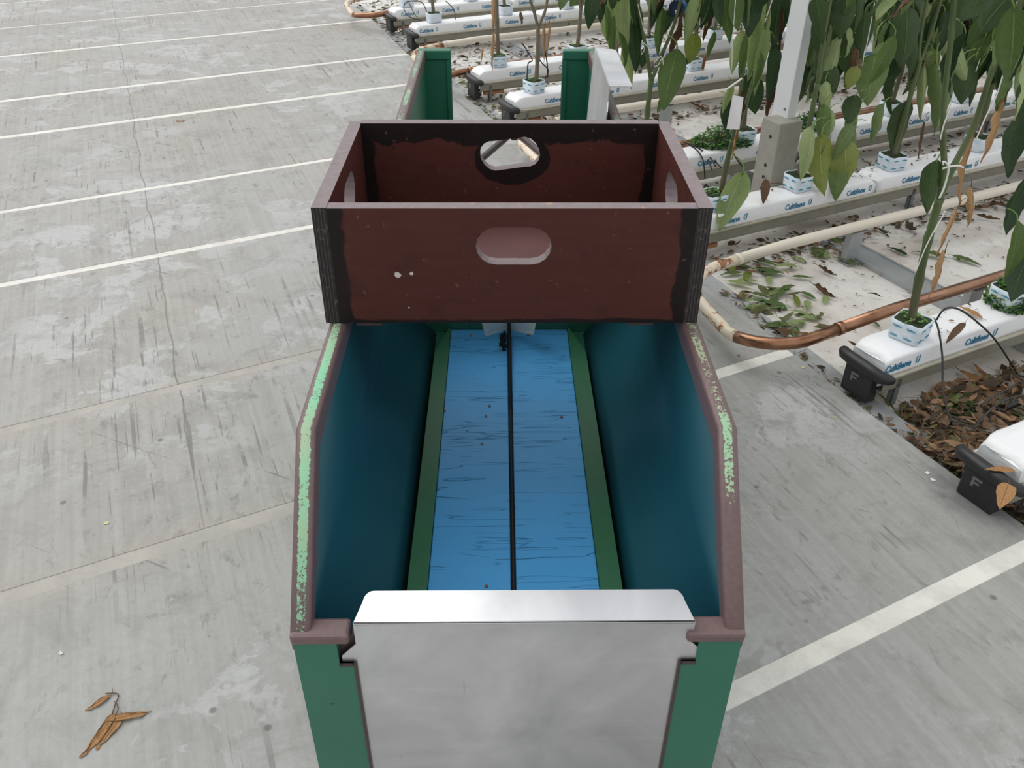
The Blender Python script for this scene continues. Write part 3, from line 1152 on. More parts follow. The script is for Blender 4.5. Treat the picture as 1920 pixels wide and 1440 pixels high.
SLABTOP = HL + .075
CUBES = {
    'A': [2.21, 2.68], 'B': [2.30, 2.77, 3.34, 3.92, 4.48, 5.05], 'K': [2.36, 2.96, 3.45, 3.98, 4.52, 5.08, 5.6],
    'C': [2.44, 3.0, 3.57, 4.08, 4.62, 5.2, 5.75, 6.3], 'D': [2.51, 3.09, 3.66, 4.22, 4.78, 5.34, 5.9],
    'E': [2.64, 3.24, 3.80, 4.36, 4.92, 5.5], 'F': [2.66, 3.23, 3.8, 4.36, 4.92],
}
CROT = {('A', 0): .28, ('C', 0): .2, ('D', 0): -.25}
for key in ROWS:
    s, t0, t1, off, words = ROWS[key]
    gutter(key)
    n = {'Z': 1, 'A': 2, 'B': 4, 'K': 4, 'C': 5, 'D': 5, 'E': 6, 'F': 6}[key]
    for k in range(n):
        x = t0 + .0 + k * 1.075
        if key == 'Z': x += .02
        sl_ = thing('growing_slab', W(s + .012, x, HL), 'white wrapped growing slab, ' + ORD[k] + ' along the ' + words, 'growing slab', ROWROT, 'white growing slabs in the gutters')
        add('film_wrap', slab_mesh((k + len(words)) % 4 + 1), sl_)
        for j in range(3):
            xx = off + j * .36 + (0 if k == 0 else -.01)
            if xx < -.03 or xx + .15 > 1.06: continue
            if key == 'Z' and j == 0: continue
            me = text_mesh('Cultilene', .036, M['text'])
            o = add('printed_lettering', me, sl_, Matrix.Translation((xx, -.0016, .020)) @ Matrix.Rotation(PI / 2, 4, 'X') @ Matrix.Diagonal((.86, 1, 1, 1)))
            add('printed_emblem', emblem_mesh(.028), sl_, Matrix.Translation((xx + .134, -.0012, .020)))
    for k, t in enumerate(CUBES.get(key, [])):
        sd = (k + len(words)) % 3
        c = thing('rockwool_cube', W(s + .012 + .07, t, SLABTOP), 'pale blue wrapped cube, ' + ORD[k] + ' along the ' + words, 'rockwool cube', ROWROT + CROT.get((key, k), random.Random(k * 7 + len(words)).uniform(-.15, .15)), 'rockwool cubes on the slabs')
        a, b, d = cube_mesh(sd)
        wp = add('wrapper', a, c)
        add('moss_top', b, c)
        if key in 'ACD' or k == 0: add('sprouts', d, c)['kind'] = 'stuff'
        if key in ('A', 'B', 'C', 'K', 'D') and k < 3:
            me = text_mesh('Cultilene', .0105, M['text_light'])
            for rz in (0, -PI / 2):
                for (zz, xx) in ((.012, -.042), (.012, .004), (.046, -.036), (.046, .008)):
                    add('printed_band', me, wp, Matrix.Rotation(rz, 4, 'Z') @ Matrix.Translation((xx, -.0512, zz)) @ Matrix.Rotation(PI / 2, 4, 'X') @ Matrix.Diagonal((.72, 1, 1, 1)))

# ------------------------------------------------------------------ heating pipe loops
PR = .021


def pipe(name, pts, mat, rings=()):
    pass


def pipe_loop(label, s0, s1, tb0, tb1, tend, zc, zb, m_near, m_bend, m_far, supp):
    """two rails joined by a U-bend at the path"""
    t = thing('heating_pipe', W(s0, tb0, 0), label, 'pipe')
    base = t.location
    rb = .20
    rb = min(rb, (s1 - s0) * .36)
    near = [W(s0, tend, zc), W(s0, tb0 + .55, zc), W(s0, tb0 + rb + .10, zc - .012)]
    bend = []
    for k in range(9):
        a = PI / 2 * k / 8
        bend.append(W(s0 + rb - rb * math.cos(a), tb0 + rb - rb * math.sin(a), zb + (zc - .018 - zb) * (1 - k / 8)))
    n = 6
    for k in range(1, n):
        f = k / n
        bend.append(W(s0 + rb + (s1 - s0 - 2 * rb) * f, tb0 + (tb1 - tb0) * f, zb))
    for k in range(9):
        a = PI / 2 * k / 8
        bend.append(W(s1 - rb + rb * math.sin(a), tb1 + rb - rb * math.cos(a), zb + (zc - .018 - zb) * k / 8))
    far = [W(s1, tb1 + rb + .10, zc - .012), W(s1, tb1 + .55, zc), W(s1, tend, zc)]
    full = [near[2]] + bend + [far[0]]
    cut = len(full) // 3
    for nm, pts, m in (('rail', near, m_near), ('bend', full[:cut + 1], m_near), ('bend', full[cut:], m_bend), ('rail', far, m_far)):
        bm = NB()
        tube(bm, [p - base for p in pts], PR, 14)
        obj(nm, bm, m, t)
    for p0, p1 in ((near[2], near[1]), (far[0], far[1])):
        bm = NB()
        d = (p1 - p0).normalized()
        tube(bm, [p0 - base - d * .012, p0 - base + d * .012], PR + .0022, 14)
        obj('joint_collar', bm, m_near if p0 is near[2] else m_far, t)
    for ss, tt in supp:
        bm = NB()
        p = W(ss, tt, 0) - base
        for (a0, a1, b0, b1, z0, z1) in ((-.030, .030, -.004, .0, GZ, zc - PR), (-.034, -.030, -.004, .026, GZ, zc - PR), (.030, .034, -.004, .026, GZ, zc - PR), (-.045, .045, -.03, .03, GZ, GZ + .004), (-.036, .036, -.02, .02, zc - PR - .003, zc - PR)):
            q = [p + RD * x + ND * y for x, y in ((a0, b0), (a1, b0), (a1, b1), (a0, b1))]
            prism(bm, [(v.x, v.y) for v in q], 'z', z0, z1)
        obj('support_post', bm, M['galv'], t)
    return t


pipe_loop('nearest heating pipe loop, copper and cream, bending onto the concrete right of the crate', 1.70, 2.265, 1.815, 1.85, 4.6, .14, .085,
          M['copper'], M['worn'], M['cream'], ((1.70, 2.80), (2.265, 2.78), (2.265, 4.0)))
pipe_loop('heating pipe loop behind the crate, its bend seen through the crate hand hole', 3.40, 4.045, 2.02, 2.06, 8, .14, .085,
          M['copper'], M['worn'], M['cream'], ((3.40, 3.35), (4.045, 3.1), (4.045, 4.3)))
pipe_loop('cream and copper heating pipe loop curving past the far left corner of the trolley', 5.19, 5.90, 2.07, 2.20, 9, .14, .10,
          M['copper'], M['worn'], M['cream'], ((5.19, 3.35), (5.90, 3.30), (5.90, 4.9)))
pipe_loop('farthest heating pipe loop in the top left of the planted rows', 7.10, 7.80, 2.28, 2.34, 9, .14, .10,
          M['copper'], M['worn'], M['cream'], ((7.10, 3.4), (7.80, 3.2)))

# ------------------------------------------------------------------ white post on its concrete foot
post = thing('greenhouse_post', W(2.84, 2.82, GZ), 'white steel greenhouse post standing on a drilled grey concrete foot', 'post', ROWROT)
bm = NB()
vs_ = box(bm, -.067, .063, -.062, .058, 0, .44, .006)
obj('concrete_foot', bm, M['post_concrete'], post)
bm = NB()
box(bm, .012, .062, -.012, .090, .30, 2.9, .004)
obj('steel_column', bm, M['post'], post)
bm = NB()
for z in (.37, .24, .185, .13): tube(bm, [(-.0690, -.012, z), (-.06, -.012, z)], .008, 12)
obj('bolt_hole', bm, M['hole_dark'], post)
bm = NB()
tube(bm, [(.0095, .012, .475), (.014, .012, .475)], .006, 10)
obj('bolt', bm, M['galv_dark'], post)

# ------------------------------------------------------------------ leaves
KINDS = {  # width ratio, fold, edge roll, bow, rumple, twist
    'open': (.52, .26, .35, .10, .020, .25),
    'fold': (.54, .75, .5, .11, .020, .35),
    'roll': (.54, .25, 1.15, .10, .018, .4),
    'dry': (.50, .5, 1.2, .10, .05, .9),
    'flat': (.50, .12, .25, .05, .016, .1),
}
_leaf = {}


def leaf_mesh(kind, mat, seed):
    k = (kind, mat, seed)
    if k in _leaf: return _leaf[k]
    rs = random.Random(seed * 31 + len(kind))
    wr, fold, roll, bow, rum, tw = KINDS[kind]
    fold *= rs.uniform(.8, 1.2)
    bow *= rs.choice((-1, 1)) if kind != 'flat' else 1
    bm = NB()
    uvl = bm.loops.layers.uv.new('UVMap')
    nv, nh = 12, 3
    rows, uvs = [], {}
    for i in range(nv + 1):
        v = i / nv
        wv = (v + .004) ** .55 * (1 - v) ** .95 / .535 * wr / 2 + .0015
        row = []
        cz = -v
        cyy = bow * math.sin(PI * v)
        tws = tw * (v - .3) * (1 if seed % 2 else -1)
        for sgn in (-1, 1):
            x = y = 0
            seq = []
            for j in range(1, nh + 1):
                q = j / nh
                th_ = fold + roll * q * q
                x += wv / nh * math.cos(th_)
                y += wv / nh * math.sin(th_)
                yy = y + rum * math.sin(v * 19 + seed + sgn * 1.3 + j) * q
                seq.append((sgn * x, yy))
            row.append(seq)
        pts = [row[0][2], row[0][1], row[0][0], (0, 0), row[1][0], row[1][1], row[1][2]]
        vr = []
        for j, (x, y) in enumerate(pts):
            X_ = x * math.cos(tws) - y * math.sin(tws)
            Y_ = x * math.sin(tws) + y * math.cos(tws)
            ve = bm.verts.new((X_, Y_ + cyy, cz))
            uvs[ve] = (j / 6, v)
            vr.append(ve)
        rows.append(vr)
    for i in range(nv):
        for j in range(6):
            f = bm.faces.new((rows[i][j], rows[i][j + 1], rows[i + 1][j + 1], rows[i + 1][j]))
            f.smooth = True
            for l in f.loops: l[uvl].uv = uvs[l.vert]
    if kind != 'flat':
        a = rs.uniform(.05, .16)
        tube(bm, [(0, bow * .1, -.06), (0, 0, .0), (a * .2, .02, .09), (a * .7, .05, .16), (a * 1.3, .07, .19)], [.008, .011, .011, .010, .009], 5, 1)
    else:
        tube(bm, [(0, 0, -.05), (0, 0, .0), (.02, .01, .16)], [.008, .010, .008], 5, 1)
    me = bpy.data.meshes.new('leaf')
    bm.to_mesh(me)
    bm.free()
    xs = [abs(v_.co.x) for v_ in me.vertices]
    me['halfw'] = max(abs(q.co.x) for q in me.vertices)
    me.materials.append(LM[mat])
    me.materials.append(M['petiole'] if mat not in ('dry', 'brown') else LM['brown'])
    _leaf[k] = me
    return me


def hang(parent, p0, p1, wpx, kind, mat, seed, yaw=None):
    """hang a leaf from world point p0 to tip p1; wpx is the width in metres"""
    me = leaf_mesh(kind, mat, seed % 5)
    d = p0 - p1
    L_ = d.length
    z = d / L_
    x = XR - z * XR.dot(z)
    x.normalize()
    y = z.cross(x)
    ang = yaw if yaw is not None else random.Random(seed * 13 + 5).uniform(-.4, .4) + (PI if seed % 3 == 0 else 0)
    x2 = x * math.cos(ang) + y * math.sin(ang)
    y2 = z.cross(x2)
    sx = wpx / (2 * me['halfw'])
    sx = max(L_ * .5, min(sx * 1.12, L_ * 1.9))
    my = min(L_, sx * 1.2)
    m = Matrix(((x2.x * sx, y2.x * my, z.x * L_, p0.x), (x2.y * sx, y2.y * my, z.y * L_, p0.y), (x2.z * sx, y2.z * my, z.z * L_, p0.z), (0, 0, 0, 1)))
    if parent: m = Matrix.Translation(-parent.location) @ m
    return add('leaf', me, parent, m)


# targeted leaves: pixel base, pixel tip, width px, kind, material
LEAVES = {
    ('K', 0): [
        (1270, 92, 1244, 208, 40, 'open', 'mid'), (1312, -12, 1284, 84, 27, 'roll', 'light'), (1303, 62, 1292, 120, 26, 'open', 'yellow'),
        (1240, 12, 1234, 106, 20, 'fold', 'mid'), (1170, -12, 1178, 98, 36, 'fold', 'light'), (1172, 72, 1184, 168, 22, 'roll', 'light'),
        (1160, 60, 1168, 132, 16, 'fold', 'mid'), (1196, 5, 1194, 132, 20, 'fold', 'dark'), (1142, -10, 1146, 92, 26, 'roll', 'light'),
        (1112, -22, 1103, 56, 26, 'open', 'dark'), (1128, -20, 1126, 44, 18, 'open', 'dark'), (1152, 30, 1150, 118, 16, 'roll', 'mid'),
        (1186, 40, 1192, 138, 20, 'open', 'dark'), (1208, 90, 1204, 128, 18, 'open', 'dark'), (1252, 20, 1247, 62, 18, 'open', 'dark'),
        (1276, 42, 1256, 110, 17, 'dry', 'brown'), (1281, 22, 1270, 70, 14, 'dry', 'brown'), (1178, -20, 1190, 60, 34, 'open', 'dark'),
        (1258, 168, 1232, 212, 16, 'open', 'mid'), (1135, 10, 1138, 80, 14, 'fold', 'mid'), (1292, 108, 1286, 122, 20, 'open', 'dark')],
    ('B', 0): [
        (1418, 20, 1402, 152, 34, 'fold', 'light'), (1390, 56, 1372, 140, 20, 'roll', 'light'), (1396, 66, 1386, 150, 15, 'roll', 'mid'),
        (1438, 48, 1414, 182, 20, 'roll', 'light'), (1410, 132, 1416, 214, 40, 'open', 'dark'), (1357, -6, 1368, 82, 24, 'roll', 'mid'),
        (1372, 158, 1354, 214, 15, 'fold', 'light'), (1364, 182, 1366, 252, 22, 'open', 'dark'), (1394, 322, 1349, 434, 46, 'fold', 'light'),
        (1388, 168, 1383, 232, 15, 'dry', 'brown'), (1383, 240, 1372, 300, 9, 'dry', 'dry'), (1466, -12, 1450, 92, 32, 'open', 'dark'),
        (1452, 78, 1438, 192, 26, 'open', 'dark'), (1450, 160, 1438, 222, 15, 'dry', 'brown'), (1470, 10, 1458, 110, 14, 'dry', 'brown'),
        (1412, -20, 1404, 70, 36, 'open', 'dark'), (1380, -20, 1384, 60, 26, 'open', 'mid'), (1426, 98, 1410, 172, 14, 'fold', 'mid'),
        (1345, -20, 1352, 50, 20, 'open', 'dark'), (1432, -20, 1440, 60, 26, 'fold', 'light')],
    ('B', 1): [
        (1579, 64, 1552, 222, 34, 'roll', 'light'), (1556, 205, 1552, 258, 22, 'fold', 'light'), (1642, 100, 1626, 200, 56, 'open', 'mid'),
        (1607, 124, 1588, 168, 22, 'open', 'yellow'), (1546, 18, 1546, 126, 40, 'open', 'dark'), (1530, -6, 1542, 84, 34, 'open', 'dark'),
        (1582, -16, 1574, 74, 40, 'open', 'dark'), (1540, 252, 1546, 368, 46, 'open', 'yellow'), (1582, 262, 1582, 352, 50, 'open', 'yellow'),
        (1524, 236, 1500, 340, 34, 'fold', 'light'), (1612, 205, 1606, 300, 30, 'fold', 'mid'), (1600, 230, 1560, 300, 24, 'roll', 'mid'),
        (1604, 178, 1592, 236, 36, 'open', 'dark'), (1558, 120, 1548, 196, 30, 'open', 'dark'), (1590, 80, 1600, 150, 40, 'open', 'dark'),
        (1545, 196, 1540, 290, 26, 'open', 'mid'), (1574, 290, 1566, 378, 30, 'open', 'mid'), (1622, 20, 1614, 110, 34, 'open', 'dark'),
        (1700, 14, 1690, 130, 46, 'open', 'dark'), (1658, 194, 1630, 270, 26, 'fold', 'mid'), (1690, 120, 1672, 220, 24, 'fold', 'dark'),
        (1608, 90, 1598, 160, 26, 'dry', 'brown')],
    ('B', 2): [
        (1704, 188, 1680, 302, 40, 'open', 'dark'), (1732, 124, 1726, 228, 20, 'fold', 'light'), (1756, 116, 1752, 252, 20, 'fold', 'mid'),
        (1795, 116, 1760, 240, 38, 'fold', 'light'), (1768, 58, 1812, 160, 32, 'roll', 'light'), (1848, 68, 1820, 178, 30, 'open', 'mid'),
        (1733, 226, 1722, 298, 10, 'dry', 'brown'), (1742, -14, 1726, 46, 24, 'roll', 'light'), (1780, 20, 1790, 120, 40, 'open', 'dark'),
        (1812, 120, 1802, 196, 44, 'open', 'dark'), (1740, 40, 1734, 120, 36, 'open', 'dark'), (1716, 60, 1708, 150, 30, 'open', 'dark'),
        (1772, 140, 1768, 214, 26, 'open', 'mid'), (1800, -20, 1790, 50, 46, 'open', 'dark'), (1830, 110, 1818, 200, 22, 'fold', 'dark')],
    ('A', 0): [
        (1884, 186, 1838, 306, 15, 'dry', 'dry'), (1828, 252, 1800, 386, 19, 'dry', 'dry'), (1796, 388, 1756, 482, 13, 'dry', 'dry'),
        (1822, 350, 1814, 426, 13, 'dry', 'dry'), (1757, 300, 1738, 402, 36, 'open', 'dark'), (1772, 470, 1740, 560, 12, 'dry', 'dry'),
        (1905, -20, 1836, 64, 50, 'open', 'dark'), (1925, 20, 1884, 92, 46, 'open', 'dark'), (1860, -30, 1800, 40, 40, 'open', 'dark'),
        (1890, 40, 1862, 130, 20, 'fold', 'mid')],
    ('A', 1): [
        (1914, 212, 1890, 334, 42, 'open', 'dark'), (1932, 326, 1886, 444, 42, 'open', 'dark'), (1908, 414, 1884, 524, 34, 'fold', 'mid'),
        (1936, 470, 1896, 566, 46, 'open', 'dark'), (1924, 60, 1906, 140, 26, 'fold', 'light'), (1916, 60, 1894, 152, 24, 'open', 'dark'),
        (1946, 120, 1916, 230, 40, 'open', 'dark'), (1950, -10, 1922, 70, 40, 'open', 'dark')],
    ('D', 0): [(926, 56, 923, 132, 11, 'dry', 'dry'), (905, 90, 903, 116, 8, 'dry', 'dry'), (928, -6, 922, 60, 9, 'dry', 'dry')],
    ('D', 1): [(1092, -14, 1068, 12, 22, 'open', 'mid'), (1060, -10, 1050, 20, 16, 'open', 'mid')],
    ('C', 0): [(1022, 45, 1020, 118, 9, 'dry', 'dry'), (976, 22, 978, 46, 8, 'dry', 'brown'), (1030, 40, 1026, 104, 7, 'dry', 'dry')],
    ('C', 2): [(1336, 18, 1318, 80, 10, 'dry', 'brown'), (1322, 100, 1314, 150, 8, 'dry', 'dry'), (1340, 60, 1326, 110, 12, 'fold', 'mid')],
}
PLANTNAMES = {'A': 'gutter in front of the copper pipe', 'B': ROWS['B'][4], 'K': ROWS['K'][4], 'C': ROWS['C'][4], 'D': ROWS['D'][4], 'E': ROWS['E'][4], 'F': ROWS['F'][4]}


STEMS = {
    ('A', 0): ([(1712, 590), (1723, 525), (1740, 450), (1762, 372)], [(1770, 322), (1768, 260), (1770, 190), (1784, 60), (1800, -120)], [(1788, 312), (1826, 236), (1862, 128), (1915, 0), (1990, -160)]),
    ('K', 0): ([(1207, 300), (1214, 210), (1221, 150)], [(1212, 95), (1200, 30), (1190, -60), (1190, -200)], [(1240, 104), (1258, 62), (1276, 0), (1300, -160)]),
    ('C', 0): ([(1005, 160), (1008, 110), (1009, 48)], [(1001, 20), (992, -10), (985, -80)], [(1020, 26), (1026, 0), (1034, -80)]),
    ('B', 0): ([(1350, 374), (1362, 310), (1374, 262)], [(1384, 200), (1396, 110), (1404, 0), (1412, -160)], [(1394, 210), (1420, 120), (1440, 20), (1460, -160)]),
}


def px_of(v):
    d = v - EYE
    z = d.dot(FW)
    return 960 + FPX * d.dot(XR) / z, 720 - FPX * d.dot(UP) / z


def hides_post(a, b, m):
    for v in (a, (a + b) / 2, b):
        x, y = px_of(v)
        if y > -40 and 1408 - m < x - 1442 - (212 - y) * .18 + 1442 and 1442 - m + (212 - y) * .18 < x < 1492 + m + (212 - y) * .2: return True
        if 212 < y < 360 and 1400 - m < x < 1498 + m: return True
    return False


def stem_path(pts, r0, r1, rs):
    pts = spline(pts, 5)
    n = len(pts)
    return pts, [(r0 + (r1 - r0) * i / (n - 1)) * (1.22 if i % 5 == 0 and i else 1) for i in range(n)]


for key in ('A', 'B', 'K', 'C', 'D', 'E', 'F'):
    s = ROWS[key][0] + .082
    for k, t in enumerate(CUBES[key]):
        rs = random.Random(hash((key == 'A', k)) % 97 + ord(key) * 5 + k)
        base = W(s, t, SLABTOP + .060)
        bare = key in 'CDEF'
        pl = thing('pepper_plant', base, ('bare-stemmed' if bare and k < 2 else 'wilting') + ' pepper plant, ' + ORD[k] + ' along the ' + PLANTNAMES[key], 'plant', 0, 'pepper plants in the rows')
        r0 = .0125 if key == 'A' else .0115
        top = 1.75 if key in 'ABK' else 1.3
        fork = {('A', 0): .30, ('C', 0): .20, ('D', 0): .5}.get((key, k), rs.uniform(.2, .45))
        lean = Vector((0, 0, 0))
        bm = NB()
        f0 = RD * rs.uniform(-.012, .012) + ND * rs.uniform(-.01, .01)
        P = [Vector((0, 0, -.008)), Vector((0, 0, fork * .4)) + f0, Vector((0, 0, fork)) + f0 * 1.5]
        if (key, k) in STEMS:
            P = [on_s(x, y, s) - base for x, y in STEMS[key, k][0]]
            P[0].z = -.008
        a, b = stem_path(P, r0 * 1.1, r0 * .95, rs)
        tube(bm, a, b, 8)
        tips = []
        for sg in (-1, 1):
            d = RD * sg * rs.uniform(.03, .06) + ND * rs.uniform(-.03, .03)
            h = top - fork
            Q = [P[-1] - Vector((0, 0, .01))] + [on_s(x, y, s + .01 * sg) - base for x, y in STEMS[key, k][1 if sg < 0 else 2]] if (key, k) in STEMS else [P[2] - Vector((0, 0, .01)), P[2] + d * .55 + Vector((0, 0, h * .10)), P[2] + d + Vector((0, 0, h * .4)), P[2] + d * 1.4 + Vector((0, 0, h))]
            a, b = stem_path(Q, r0 * .78, r0 * .5, rs)
            tube(bm, a, b, 7)
            tips.append(a)
        obj('stem', bm, M['stem'] if key in 'ABK' else M['stem_old'], pl)
        for n, (x0, y0, x1, y1, wp, kd, mt) in enumerate(LEAVES.get((key, k), [])):
            sp_ = s + rs.uniform(-.06, .05)
            if y0 < 0 or mt == 'dark': sp_ += .03
            if key == 'B' and k == 0 and x1 > 1436: sp_ = 3.02
            q0, q1 = on_s(x0, y0, sp_), on_s(x1, y1, sp_ - .015)
            if key == 'B' and y1 > 300 and x1 < 1640: q0, q1 = on_s(x0, y0, 2.575), on_s(x1, y1, 2.525 + .004 * (n % 3))
            if key == 'A' and y1 > 500 and k == 1: q0, q1 = on_s(x0, y0, 1.45), on_s(x1, y1, 1.40)
            hang(pl, q0, q1, wp * (1.4 if kd in ('fold', 'roll') else 1.15) * depth(q0) / FPX, kd, mt, n * 3 + k + ord(key))
        plan = {'A': [(40, .95, 1.72)], 'B': [(26, .84, 1.5)] if k == 0 else [(50, .78, 1.6), (16, .52, .85)] if k < 3 else [(110, .34, 1.72)],
                'K': [(26, .86, 1.5)] if k == 0 else [(80, .64, 1.72)] if k == 1 else [(40, .34, .75), (90, .6, 1.72)],
                'C': [(8, .75, 1.25)] if k == 0 else [(20, .62, 1.25)] if k == 1 else [(60, .46, 1.25)] if k == 2 else [(140, .30, 1.25)],
                'D': [(8, .62, 1.25)] if k < 2 else [(60, .45, 1.25)] if k < 4 else [(110, .30, 1.25)],
                'E': [(8, .6, 1.25)] if k < 3 else [(50, .35, 1.25)], 'F': [(8, .6, 1.25)] if k < 3 else [(40, .35, 1.25)]}[key]
        for n, (zl, zh) in enumerate([(q_[1], q_[2]) for q_ in plan for _ in range(q_[0])]):
            tp = tips[n % 2]
            z = rs.uniform(zl, zh)
            j = min(range(len(tp)), key=lambda i_: abs(tp[i_].z + base.z - z))
            a = rs.uniform(0, 2 * PI)
            if key in 'BK' and k <= 2:
                v_ = RD * math.cos(a) + ND * abs(math.sin(a))
                a = math.atan2(v_.y, v_.x)
            L_ = rs.uniform(.12, .20)
            q0 = base + tp[j] + Vector((math.cos(a), math.sin(a), .2)) * rs.uniform(.04, .15)
            q1 = q0 + Vector((math.cos(a) * .04, math.sin(a) * .04, -L_))
            if q1.z < zl - .12: continue
            if key in 'AB' and hides_post(q0, q1, 14): continue
            xx, yy = px_of(q1)
            if xx < 1128 and yy > 20 or (xx < 1480 and yy > 60 and key != 'C' and key != 'D'): continue
            mt = rs.choices(('dark', 'mid', 'light', 'yellow', 'brown'), (6, 2.5, 1.2, .2, .5))[0]
            kd = 'dry' if mt == 'brown' else rs.choices(('open', 'fold', 'roll'), (3, 4, 2))[0]
            hang(pl, q0, q1, L_ * rs.uniform(.36, .5), kd, mt, n + 7 * k + ord(key), rs.uniform(0, 2 * PI))

# ------------------------------------------------------------------ twine, tag, holder
STR = [
    ([(1785, 505), (1745, 440), (1752, 405), (1772, 325)], 1.48, 'white twine wound round the lower stem of the plant in front of the copper pipe', [(1716, 512), (1735, 465), (1752, 432), (1766, 408), (1772, 395)]),
    (None, 1.47, 'white twine running up the right hand branch of the plant nearest the camera', [(1830, 262), (1848, 220), (1868, 180), (1890, 110), (1917, 45)]),
    (None, 1.49, 'white twine running up the left hand branch of the plant nearest the camera', [(1763, 262), (1768, 240), (1775, 218), (1784, 192)]),
    (None, 1.47, 'curled loop of white twine on the forked stem of the plant nearest the camera', [(1761, 372), (1770, 352), (1778, 322), (1776, 308), (1769, 303), (1768, 309)]),
    (None, 1.48, 'short white plastic clip tied between the two branches of the plant nearest the camera', [(1768, 316), (1782, 312), (1798, 311), (1806, 314)]),
    (None, 3.2, 'white twine hanging down beside the stem above the far gate plate', [(1196, 8), (1203, 40), (1210, 66)]),
    (None, 3.2, 'white knotted twine tied to the stem right of the far gate plate', [(1204, 75), (1202, 88), (1203, 102), (1208, 92), (1206, 80), (1220, 94)]),
    (None, 3.2, 'small white twine loop on the side branch right of the far gate plate', [(1241, 108), (1234, 122), (1227, 124), (1228, 116), (1240, 106), (1244, 122)]),
    (None, 2.6, 'white twine running up beside the hanging paper tag', [(1372, 130), (1374, 70), (1379, 0)]),
    (None, 2.6, 'thin white twine running up left of the white post', [(1434, 42), (1442, 18), (1450, -6)]),
    (None, 2.6, 'white twine right of the white post, running down to a bent twig', [(1617, 124), (1621, 96), (1625, 84), (1640, 5)]),
    (None, 2.62, 'white twine beside the stem right of the white post, low and pale', [(1838, 110), (1828, 140), (1823, 168)]),
]
for (_, s, lab, px) in STR:
    pts = [on_s(x, y, s) for x, y in px]
    base = pts[0].copy()
    bm = NB()
    tube(bm, spline([p - base for p in pts], 5), .0026 if 'clip' in lab or 'curled' in lab else .0017, 6)
    o = obj('twine', bm, M['twine'], loc=base)
    setp(o, lab, 'twine')
# paper tag
q = [on_s(x, y, 2.56) for x, y in ((1374, 178), (1394, 182), (1386, 243), (1362, 242))]
base = q[0].copy()
tag = thing('paper_tag', base, 'white paper sachet hanging from the plant left of the white post', 'tag')
bm = NB()
nn = -(q[1] - q[0]).cross(q[3] - q[0]).normalized()
A, B = [], []
for j in range(5):
    for i in range(4):
        u, v = i / 3, j / 4
        p = (q[0] * (1 - u) + q[1] * u) * (1 - v) + (q[3] * (1 - u) + q[2] * u) * v - base
        d = .007 * math.sin(PI * u) * math.sin(PI * v) + .0006
        A.append(bm.verts.new(p + nn * d))
        B.append(bm.verts.new(p - nn * d))
for j in range(4):
    for i in range(3):
        a = j * 4 + i
        bm.faces.new((A[a], A[a + 1], A[a + 5], A[a + 4])).smooth = True
        bm.faces.new((B[a + 4], B[a + 5], B[a + 1], B[a])).smooth = True
obj('sachet', bm, M['paper'], tag)
bm = NB()
c0, c1, c2 = [on_s(x, y, 2.55) - base for x, y in ((1360, 169), (1376, 158), (1391, 147))]
tube(bm, [c0, c1, c2], .0035, 6)
obj('hook_stick', bm, M['twine'], tag)
# blue holder
p = on_s(1271, 15, 3.28)
hold = thing('blue_holder', p, 'dark blue plastic cylinder hanging at the top among the leaves', 'holder')
bm = NB()
ax = (Vector((-.3, -.75, .05))).normalized()
tube(bm, [-ax * .035, ax * .03], .036, 16)
obj('barrel', bm, M['blue'], hold)
bm = NB()
tube(bm, [ax * .0302, ax * .033], .035, 16)
obj('dark_end', bm, M['navy'], hold)
bm = NB()
e = ax * .0335
tube(bm, [e + Vector((0, 0, -.004)), e + Vector((0, 0, -.022))], .004, 6)
obj('white_tongue', bm, M['twine'], hold)
# wrapper rubbish on the sheet by the stem
p = on_z(1738, 450, 0)
wr_ = thing('plastic_wrapper', Vector((p.x, p.y, GZ)), 'crumpled clear and green plastic wrapper lying behind the stem in the aisle', 'wrapper')
bm = NB()
rs = random.Random(4)
nx, ny = 8, 5
vv = {}
for i in range(nx + 1):
    for j in range(ny + 1):
        x, y = (i / nx - .5) * .22, (j / ny - .5) * .07
        vv[i, j] = bm.verts.new((x * .5 - y * .4, x + y * .3, .012 + .018 * abs(mnoise.noise(Vector((i * .9, j * 1.1, 3)))) + rs.random() * .006))
for i in range(nx):
    for j in range(ny):
        f = bm.faces.new((vv[i, j], vv[i + 1, j], vv[i + 1, j + 1], vv[i, j + 1]))
        f.material_index = 1 if i in (4, 5) else 0
obj('film', bm, [M['clear'], simple('green_print_film', (0.02, 0.12, 0.09), .3)], wr_)

